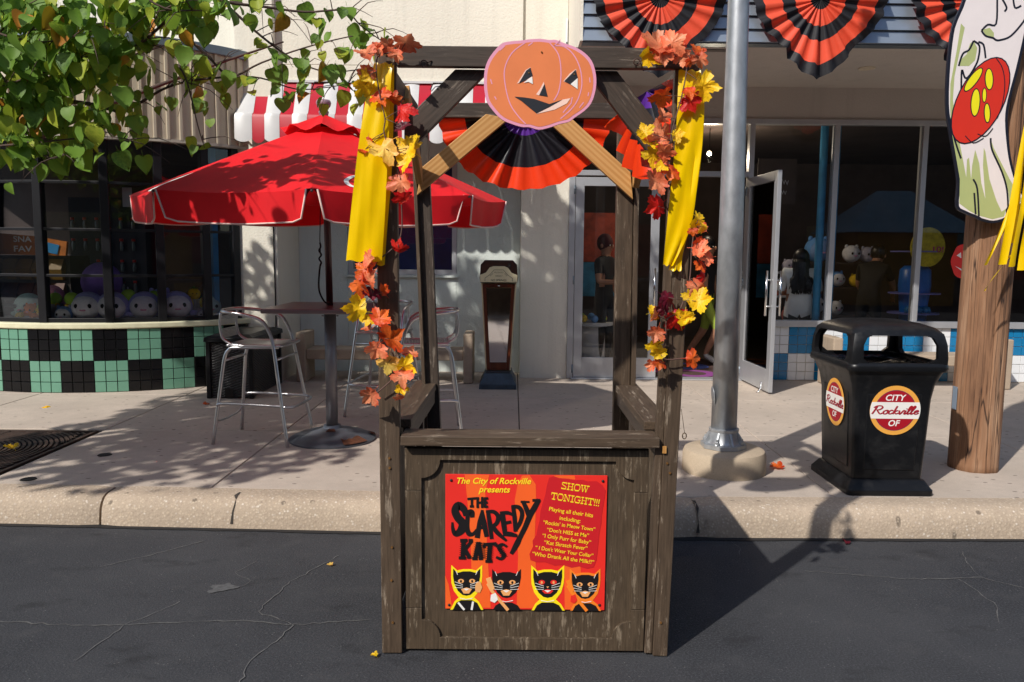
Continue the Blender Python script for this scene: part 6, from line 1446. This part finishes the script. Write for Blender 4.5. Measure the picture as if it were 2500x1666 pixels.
for u, d, z, r, body, face, kind, lab in (
    (.14, .20, .02, .164, 'lilac', 'pale', 'seal', 'round lilac toy with a pale smiling face, leftmost of four'),
    (.262, .20, .02, .164, 'lilac', 'pale', 'seal', 'round lilac toy with a pale face, behind the second black mullion'),
    (.415, .20, .02, .164, 'lilac', 'pale', 'seal', 'round lilac toy with a pale face in the third window bay'),
    (.575, .20, .02, .164, 'lilac', 'pale', 'seal', 'round lilac toy with a pale face, rightmost of four'),
    (.155, .55, .20, .23, 'violet', None, 'seal', 'large dark violet toy behind the lilac toys'),
    (.065, .18, .18, .075, 'lime', None, 'lime', 'lime green toy with yellow feet left of the violet toy'),
    (.335, .24, .21, .075, 'lime', None, 'lime', 'lime green toy with yellow feet above the third bay toys'),
    (.462, .26, .20, .07, 'lime', None, 'lime', 'lime green toy with yellow feet beside the third black mullion'),
    (-.045, .26, .18, .07, 'lime', None, 'lime', 'lime green toy with yellow feet near the first blue post'),
    (.625, .20, .12, .075, 'lemon', None, 'pine', 'yellow pineapple toy with green leaves, lowest of three'),
    (.675, .26, .22, .07, 'lemon', None, 'pine', 'yellow pineapple toy with green leaves, uppermost of three'),
    (.735, .26, .12, .07, 'lemon', None, 'pine', 'yellow pineapple toy by the right end of the window'),
    (-.20, .25, .02, .15, 'mint', None, 'seal', 'big pale mint toy at the left edge of the window'),
    (-.105, .38, .14, .13, 'pink', None, 'seal', 'pink toy with dark eyes behind the orange toy'),
    (-.14, .14, .06, .075, 'orange', None, 'round', 'orange toy in front of the pink toy'),
    (-.075, .13, .05, .07, 'lime', 'lemon', 'round', 'small lime toy with a yellow face beside the orange toy'),
    (-.185, .10, 0, .06, 'lemon', None, 'pine', 'small pineapple toy lying at the left edge'),
    (-.10, .09, 0, .06, 'orange', None, 'pine', 'small orange toy with green leaves below the lime toy'),
    (.035, .14, 0, .095, 'blue', 'white', 'round', 'pale blue toy beside the first black mullion'),
    (.77, .30, .02, .13, 'mint', None, 'seal', 'pale mint toy beside the right blue post'),
    (.70, .14, 0, .07, 'grey', 'white', 'round', 'small grey toy below the pineapple toys'),
    (.50, .42, .10, .13, 'lilac', None, 'round', 'lilac toy seen behind the rightmost smiling toys')):
    p = inb(u, d, z)
    if z > 0: MB().box(-.05, .05, -.05, .05, -z, .01).build('riser', simple('riser_clear', L((150, 146, 150)), .4) if 'riser_clear' not in MATS else MATS['riser_clear'], shop, M=Matrix.Translation(p))
    toy(lab, p, r, u*.8 + (2.6 if body == 'violet' else 0), body, face, kind)
# snack rack and hanging goods inside
rk = empty('snack_rack', (-5.2, 9.2, .18), 'snack rack with an orange header sign inside the corner shop', 'display rack')
MB().box(-6.6, -5.18, 9.35, 9.8, .18, 1.58).build('rack_body', simple('rack_brown', L((50, 40, 34)), .6), rk)
MB().prism([(-6.6, 1.60), (-5.15, 1.58), (-5.13, 1.74), (-5.5, 1.80), (-5.9, 1.83), (-6.6, 1.83)], 9.22, 9.26).build('header_sign', simple('sign_orange', L((180, 100, 22)), .5, 0, .25, 10), rk)
b = MB(); text_fit(b, 'SNA', (-5.74, 1.735), (-5.53, 1.735), 9.215, .065, 0, .02); text_fit(b, 'FAV', (-5.74, 1.625), (-5.53, 1.625), 9.215, .065, 0, .02); b.build('lettering', white_p, rk)
MB().prism([(-5.37, 1.62), (-5.24, 1.595), (-5.21, 1.70), (-5.34, 1.73)], 9.205, 9.212).build('blue_card', flat('card_blue', (30, 120, 170)), rk)
for row in range(3):
    for k in range(9):
        x = -6.75 + k*.18; z = 1.30-.28*row
        MB().loft([[(x-.07, 9.30, z), (x+.07, 9.30, z), (x+.07, 9.34, z), (x-.07, 9.34, z)], [(x-.085, 9.24, z+.12), (x+.085, 9.24, z+.12), (x+.085, 9.36, z+.12), (x-.085, 9.36, z+.12)], [(x-.08, 9.32, z+.24), (x+.08, 9.32, z+.24), (x+.08, 9.335, z+.24), (x-.08, 9.335, z+.24)]]).build('snack_bag', flat(['bag_gold', 'bag_rust', 'bag_red'][row], [(120, 88, 22), (96, 46, 14), (84, 18, 14)][row], .45), rk)
hg = empty('bottle_rack', (-4.1, 9.9, .18), 'rack of red capped bottles inside the corner shop', 'display rack')
MB().box(-5.55, -4.6, 10.05, 10.35, .18, 2.3).build('rack_body', simple('rack_navy', L((30, 28, 44)), .6), hg)
for row in range(4):
    for k in range(6):
        x = -5.48+k*.15; z = 2.02-.26*row
        bo = MB().lathe([(.016, z-.12), (.022, z-.08), (.02, z-.03), (.012, z)], 10, (x, 10.0, 0)).build('bottle', flat('bottle_pale', (120, 128, 130), .2), hg, True)
        MB().lathe([(.022, z), (.022, z+.03), (0, z+.03)], 10, (x, 10.0, 0)).build('cap', flat('cap_red', (206, 40, 32), .4), bo, True)
MB().prism([(-4.08, 2.10), (-3.98, 2.10), (-3.98, 2.30), (-4.08, 2.30)], 8.42, 8.424).build('notice', flat('notice_paper', (190, 184, 186)), shop)

# ------------------------------------------------------------------ inside the toy shop
def shelf(label, x0, x1, y0, y1, zs, m=shop_shelf):
    s = empty('shelf_unit', ((x0+x1)/2, (y0+y1)/2, .187), label, 'shelf')
    for x in (x0, x1-.03): MB().box(x, x+.03, y0, y1, .187, zs[-1]).build('upright', m, s)
    for z in zs: MB().box(x0+.03, x1-.03, y0, y1, z, z+.025).build('shelf_board', m, s)
    return s
shelf('white shelf of soft toys behind the woman with long hair', 3.05, 3.95, 10.75, 11.1, [.30, .72, 1.10, 1.42])
shelf('dark shelf of blue toys in the middle shop window', 4.05, 5.2, 11.3, 11.7, [.35, .8, 1.2, 1.55], shop_dark)
for x, y, z, r, c, f, lab in ((3.45, 10.9, 1.445, .16, 'grey', 'pale', 'large pale grey elephant coloured toy on the top shelf'), (3.75, 10.88, 1.445, .09, 'grey', None, 'small grey toy beside the large pale one'), (3.80, 10.88, .745, .12, 'coral', None, 'coral toy on the lower white shelf'), (3.60, 10.88, 1.125, .11, 'coral', None, 'coral toy on the middle white shelf'), (3.78, 10.88, .325, .11, 'coral', None, 'coral toy on the bottom white shelf'),
                          (4.35, 11.45, 1.575, .19, 'sky', 'blue', 'large blue toy on the dark top shelf'), (4.62, 11.40, 1.225, .12, 'sky', 'white', 'blue toy with a white face on the dark shelf'), (4.82, 11.42, 1.575, .13, 'white', None, 'white toy on the dark top shelf'), (4.3, 11.4, .825, .16, 'blue', 'white', 'pale blue toy on the lower dark shelf'), (4.28, 11.38, .375, .12, 'blue', None, 'pale blue toy on the bottom dark shelf'), (4.62, 11.38, .825, .11, 'white', None, 'white toy on the lower dark shelf'), (5.05, 11.42, 1.575, .12, 'grey', None, 'grey toy at the end of the dark shelf'), (4.9, 11.4, 1.225, .10, 'lemon', None, 'yellow toy on the dark shelf')):
    toy(lab, (x, y, z), r, .2, c, f)
tw_ = empty('display_tower', (5.0, 10.1, .187), 'blue display stand with a round yellow header and round shelves', 'display stand')
MB().lathe([(.16, .187), (.16, 1.0), (.19, 1.3), (.18, 1.5), (.13, 1.55)], 20, (5.06, 10.05, 0)).build('stand', simple('stand_blue', L((20, 104, 190)), .35), tw_, True)
for z in (.95, 1.2, 1.72): MB().lathe([(0, z), (.30, z), (.30, z+.015), (0, z+.015)], 24, (5.06, 10.05, 0)).build('round_shelf', simple('shelf_lilac', L((120, 120, 190)), .4) if 'shelf_lilac' not in MATS else MATS['shelf_lilac'], tw_)
hs = MB().prism([(5.06+.21*math.cos(2*PI*i/28), 1.78+.24*math.sin(2*PI*i/28)) for i in range(28)], 9.78, 9.80).build('header_sign', simple('header_yellow', L((196, 176, 40)), .5, 0, .3, 20), tw_)
b = MB(); text_fit(b, '10!', (5.12, 1.72), (5.25, 1.72), 9.776, .07, 0, .02); b.build('lettering', flat('sign_magenta', (190, 40, 110)), hs)
for k in range(3): MB().lathe([(.055, .967), (.065, 1.0), (.05, 1.04), (0, 1.06)], 12, (4.93+.1*k, 9.88, 0)).build('snow_globe', flat('globe_blue', (60, 120, 170), .1), tw_, True)
pd = empty('pumpkin_sticker', (5.30, FY+.015, 1.42), 'small red pumpkin face sticker on the shop window beside the timber pole', 'sticker')
MB().prism([(5.30+.135*math.cos(t)*(1+.05*math.cos(6*t)), 1.615+.20*math.sin(t)) for t in [2*PI*i/30 for i in range(30)]], FY+.012, FY+.016).build('disc', flat('sticker_red', (226, 50, 44)), pd)
b = MB()
for pl in ([(5.22, 1.68), (5.27, 1.72), (5.28, 1.65)], [(5.32, 1.66), (5.38, 1.73), (5.385, 1.66)], [(5.21, 1.56), (5.30, 1.52), (5.39, 1.585), (5.31, 1.49)]): b.flatpoly(pl, FY+.0110)
b.build('face', white_p, pd)
ps = MB(); text_fit(ps, 'Wonder', (3.12, 2.57), (3.40, 2.53), FY+.60, None, .25, .01, True); text_fit(ps, 'Woman', (3.16, 2.44), (3.38, 2.41), FY+.60, None, .25, .01, True)
dec = empty('hanging_banner', (3.25, FY+.6, 2.35), 'dark hanging banner with reversed white lettering behind the open door', 'banner')
MB().box(3.02, 3.5, FY+.605, FY+.61, 2.30, 2.85).build('cloth', shop_dark, dec); ps.build('lettering', flat('dull_white', (170, 168, 170)), dec)
ct = empty('snack_counter', (1.05, 10.6, .187), 'white counter with small goods behind the closed door', 'counter')
MB().lathe([(.20, .187), (.20, .72), (.30, .74), (.30, .78), (0, .78)], 20, (1.02, 10.4, 0)).build('pedestal', shop_shelf, ct, 0.7)
for k in range(9): MB().ball((1.02+.2*math.cos(k*.7), 10.4+.2*math.sin(k*.7), .83), .05, 8, 6).build('goods', PM[['coral', 'lemon', 'sky', 'lime', 'pink'][k % 5]], ct, True)
art = empty('wall_picture', (1.15, 11.6, 1.5), 'colourful wall picture inside, seen through the closed door', 'picture')
MB().box(.80, 1.75, 11.58, 11.6, 1.55, 2.25).build('canvas', simple('picture_red', L((150, 60, 40)), .6, 0, .6, 5), art); MB().box(.80, 1.75, 11.575, 11.595, 1.05, 1.54).build('canvas_lower', simple('picture_blue', L((50, 120, 160)), .6, 0, .5, 5), art)
bulb = empty('ceiling_bulb', (2.55, 10.6, 2.95), 'glowing bulb hanging inside the shop beside the lamp post', 'lamp')
bm_ = bpy.data.materials.new('bulb_glow'); bm_.use_nodes = True; bm_.node_tree.nodes['Principled BSDF'].inputs['Emission Color'].default_value = (1, .8, .5, 1); bm_.node_tree.nodes['Principled BSDF'].inputs['Emission Strength'].default_value = 5.0
MB().ball((2.55, 10.6, 2.98), .032, 12, 8).build('globe', bm_, bulb, True); MB().tube([(2.55, 10.6, 3.02), (2.55, 10.6, 3.3)], .006, 6).build('cord', rope_m, bulb)
bl = bpy.data.lights.new('bulb_light', 'POINT'); bl.energy = 45; bl.color = (1, .82, .6); bl.shadow_soft_size = .05; blo = put('bulb_light', bl, bulb, Matrix.Translation((2.55, 10.6, 2.9)))

# ------------------------------------------------------------------ people inside the toy shop
def skin(verts, edges):
    me = bpy.data.meshes.new('skin'); me.from_pydata([v[:3] for v in verts], edges, []); o = bpy.data.objects.new('skin', me); COL.objects.link(o)
    m = o.modifiers.new('s', 'SKIN'); m.use_smooth_shade = True
    for sv, v in zip(me.skin_vertices[0].data, verts): sv.radius = (v[3], v[4] if len(v) > 4 else v[3])
    me.skin_vertices[0].data[0].use_root = True
    o.modifiers.new('b', 'SUBSURF').levels = 2; o.modifiers['b'].render_levels = 2
    dg = bpy.context.evaluated_depsgraph_get(); dg.update(); out_ = bpy.data.meshes.new_from_object(o.evaluated_get(dg))
    bpy.data.objects.remove(o); return out_
SK = simple('skin_tone', L((178, 128, 100)), .5); HAIR = simple('dark_hair', (.010, .008, .008), .35, 0, .3, 60, .5, 200, .004, (1, 1, .1)); SHOE = flat('shoe_white', (206, 204, 200))
def person(label, loc, yaw, J, shirt, trousers, hair_len=0.15, sleeve=1.2, short=None, cap=None, top_long=False, fat=1.0):
    # J: joints in metres, x right, y forward is -y (toward the face), z up
    names = ['pelvis', 'waist', 'chest', 'neck', 'head', 'crown', 'shl', 'ell', 'hal', 'fil', 'shr', 'elr', 'har', 'fir', 'hil', 'knl', 'anl', 'tol', 'hir', 'knr', 'anr', 'tor']
    rad = {'pelvis': (.14, .105), 'waist': (.125, .095), 'chest': (.155, .105), 'neck': (.055, .055), 'head': (.078, .09), 'crown': (.07, .078), 'shl': (.062, .062), 'ell': (.042, .042), 'hal': (.03, .03), 'fil': (.028, .015), 'shr': (.062, .062), 'elr': (.042, .042), 'har': (.03, .03), 'fir': (.028, .015), 'hil': (.088, .088), 'knl': (.06, .06), 'anl': (.04, .04), 'tol': (.04, .03), 'hir': (.088, .088), 'knr': (.06, .06), 'anr': (.04, .04), 'tor': (.04, .03)}
    E_ = [(0, 1), (1, 2), (2, 3), (3, 4), (4, 5), (2, 6), (6, 7), (7, 8), (8, 9), (2, 10), (10, 11), (11, 12), (12, 13), (0, 14), (14, 15), (15, 16), (16, 17), (0, 18), (18, 19), (19, 20), (20, 21)]
    me = skin([(*J[n], rad[n][0]*fat, rad[n][1]*fat) for n in names], E_)
    t = empty('person', loc, label, 'person', None, yaw); M = WM[t.name]
    mats = [SK, shirt, trousers, SHOE]
    for m in mats: me.materials.append(m)
    P = {n: Vector(J[n]) for n in names}
    def near(c, a, d_):
        ab = P[d_]-P[a]; k = max(0, min(1, (c-P[a]).dot(ab)/ab.length_squared)); return (P[a]+ab*k-c).length, k
    segs = [('pelvis', 'waist', 1), ('waist', 'chest', 1), ('chest', 'neck', 1), ('neck', 'head', 0), ('head', 'crown', 0), ('chest', 'shl', 1), ('shl', 'ell', 1), ('ell', 'hal', 0), ('hal', 'fil', 0), ('chest', 'shr', 1), ('shr', 'elr', 1), ('elr', 'har', 0), ('har', 'fir', 0), ('pelvis', 'hil', 2), ('hil', 'knl', 2), ('knl', 'anl', 2), ('anl', 'tol', 3), ('pelvis', 'hir', 2), ('hir', 'knr', 2), ('knr', 'anr', 2), ('anr', 'tor', 3)]
    for f in me.polygons:
        best = min(((near(f.center, a, d_)[0], near(f.center, a, d_)[1], a, d_, m) for a, d_, m in segs), key=lambda q: q[0])
        m = best[4]
        if best[3] in ('ell', 'elr') and best[1] > sleeve: m = 0
        if short and best[3] in ('anl', 'anr'): m = 0
        if top_long and m == 2 and f.center.z > .74: m = 1
        f.material_index = m; f.use_smooth = True
    put('body', me, t, M)
    hd = P['head'].lerp(P['crown'], .45); up_v = (P['crown']-P['head']).normalized()
    b = MB(); rows = []
    b.ball(hd + Vector((0, .022, .035)), (.098, .108, .118), 16, 12)
    hair = b.build('hair', cap or HAIR, t, True, 0, M)
    if hair_len > .2:
        b = MB(); R = random.Random(4)
        for k in range(90):
            a = PI*(k/89)*1.1 - .05*PI; x0 = hd.x + .088*math.cos(a); y0 = hd.y + .02 + .10*math.sin(a)
            L0 = hair_len*R.uniform(.8, 1.1); w = .011
            pts = [(x0, y0, hd.z+.02), (x0*1.02 + R.gauss(0, .008), y0+.035, hd.z-.16), (x0*1.15 + R.gauss(0, .014), max(y0, P['chest'].y+.08)+.05, hd.z-.16-L0*.45), (x0*1.05 + R.gauss(0, .02), max(y0, P['chest'].y+.09)+.055, hd.z-.16-L0*.9)]
            b.tube(pts, [w, w*1.2, w, w*.4], 5, sm=3)
        stuff(b.build('long_hair', HAIR, t, True, 0, M))
    for s in (-1, 1):
        MB().ball(hd + Vector((s*.033, -.078, .0)), (.011, .008, .008), 8, 6).build('eye', white_p, t, True, 0, M)
        MB().ball(hd + Vector((s*.088, .012, -.005)), (.012, .022, .03), 8, 6).build('ear', SK, t, True, 0, M)
    MB().ball(hd + Vector((0, -.095, -.02)), (.014, .02, .025), 8, 6).build('nose', SK, t, True, 0, M)
    MB().ball(hd + Vector((0, -.085, -.06)), (.025, .01, .007), 8, 6).build('mouth', flat('lip', (150, 80, 74)), t, True, 0, M)
    for n, e in (('hal', 'ell'), ('har', 'elr')):
        d_ = (P[n]-P[e]).normalized(); side = d_.orthogonal().normalized()
        b = MB()
        for k in range(4): b.tube([P[n] + d_*.04 + side*(.012*(k-1.5)), P[n] + d_*.085 + side*(.015*(k-1.5)), P[n]+d_*(.125-.01*abs(k-1.3))+side*(.014*(k-1.5))+d_.cross(side)*.02], [.009, .0085, .007], 6)
        b.tube([P[n]+d_*.02+side*.02, P[n]+d_*.05+side*.045, P[n]+d_*.085+side*.05], [.01, .009, .008], 6); stuff(b.build('fingers', SK, t, True, 0, M))
    return t
def stand(**k):
    J = {'pelvis': (0, 0, .92), 'waist': (0, .01, 1.08), 'chest': (0, .0, 1.30), 'neck': (0, .0, 1.45), 'head': (0, -.01, 1.54), 'crown': (0, 0, 1.64), 'shl': (-.17, 0, 1.38), 'ell': (-.22, .02, 1.10), 'hal': (-.22, -.08, .88), 'fil': (-.22, -.10, .80), 'shr': (.17, 0, 1.38), 'elr': (.22, .02, 1.10), 'har': (.22, -.08, .88), 'fir': (.22, -.10, .80), 'hil': (-.09, 0, .88), 'knl': (-.10, -.02, .48), 'anl': (-.10, .02, .08), 'tol': (-.11, -.14, .035), 'hir': (.09, 0, .88), 'knr': (.10, -.02, .48), 'anr': (.10, .02, .08), 'tor': (.11, -.14, .035)}
    J.update(k); return J
def short_(J): return {k: (v[0], v[1], v[2]*.92) for k, v in J.items()}
dark_cl = simple('black_clothes', (.012, .012, .014), .8); white_sh = simple('pale_shirt', L((236, 240, 242)), .8, 0, .04, 10, .5, 7, .03)
# woman with her back to the glass
person('person with long dark hair in a pale shirt, back turned, behind the shop window', (3.53, 9.80, .187), PI-.25, short_(stand(ell=(-.23, -.03, 1.12), hal=(-.12, -.22, 1.10), fil=(-.06, -.28, 1.12), elr=(.23, -.03, 1.12), har=(.12, -.22, 1.10), fir=(.06, -.28, 1.12), head=(.0, -.03, 1.50), crown=(0, -.03, 1.58), neck=(0, -.01, 1.42))), white_sh, dark_cl, .25, .9, None, None, True, 1.28)
# person in black bending toward the shelf
person('person in black clothes bending over the shelf in the middle window', (4.72, 10.55, .187), PI-.7, stand(chest=(0, -.14, 1.26), neck=(0, -.24, 1.38), head=(0, -.31, 1.45), crown=(0, -.34, 1.55), shl=(-.17, -.14, 1.32), ell=(-.22, -.26, 1.08), hal=(-.18, -.42, .95), fil=(-.16, -.48, .9), shr=(.17, -.14, 1.32), elr=(.22, -.26, 1.08), har=(.18, -.42, .95), fir=(.16, -.48, .9)), dark_cl, dark_cl, .15, .6)
# person seen through the closed door
person('person in dark clothes and a maroon cap behind the closed glass door', (1.20, 10.35, .187), .9, stand(ell=(-.24, -.05, 1.12), hal=(-.14, -.26, 1.12), fil=(-.08, -.32, 1.14)), dark_cl, dark_cl, .15, .6, None, simple('maroon_cap', L((74, 24, 28)), .8))
# person walking in the doorway, mostly behind the lamp post
person('person in lime shorts and white shoes stepping through the open doorway', (2.62, 10.75, .187), .9, stand(knl=(-.10, -.22, .50), anl=(-.10, -.05, .14), tol=(-.11, -.20, .06), knr=(.10, .06, .48), anr=(.10, .30, .12), tor=(.11, .20, .035)), dark_cl, simple('lime_shorts', L((150, 170, 60)), .8), .15, .6, True)

# ------------------------------------------------------------------ across the street, seen only in the glass
op = empty('added_facade', (0, -13, 0), 'long tan facade added across the street to keep bright sky out of the shop glass', 'building')  # added facade, made long and tall to block sky in the reflections
MB().box(-90, 60, -16, -14, 0, 8.6).build('wall', simple('tan_render', L((112, 100, 92)), .9), op)
for x in range(-28, 29, 4): MB().box(x, x+2.6, -13.99, -13.95, .8, 2.9).build('window', flat('front_%d' % (abs(x)//4 % 4), [(40, 120, 130), (150, 30, 40), (36, 38, 44), (190, 170, 120)][abs(x)//4 % 4], .5), op)  # coloured panels added to give the glass something to reflect
MB().box(-90.2, 60.2, -16.2, -13.4, 8.6, 8.9).build('roof', simple('roof_grey', L((90, 90, 92)), .8), op)
hut = empty('ticket_hut', (13.5, -9.5, 0), 'yellow hut with a pale blue pitched roof across the street, reflected in the shop glass', 'kiosk')
MB().box(11.8, 15.2, -11, -8.6, 0, 2.5).build('wall', simple('hut_yellow', L((190, 130, 40)), .8), hut)
MB().add([(11.2, -11.5, 2.5), (15.8, -11.5, 2.5), (15.8, -8.1, 2.5), (11.2, -8.1, 2.5), (12.9, -9.8, 4.0), (14.1, -9.8, 4.0)], [(3, 2, 5, 4), (1, 0, 4, 5), (0, 3, 4), (2, 1, 5), (0, 1, 2, 3)]).build('roof', simple('hut_roof', L((150, 190, 206)), .7), hut)
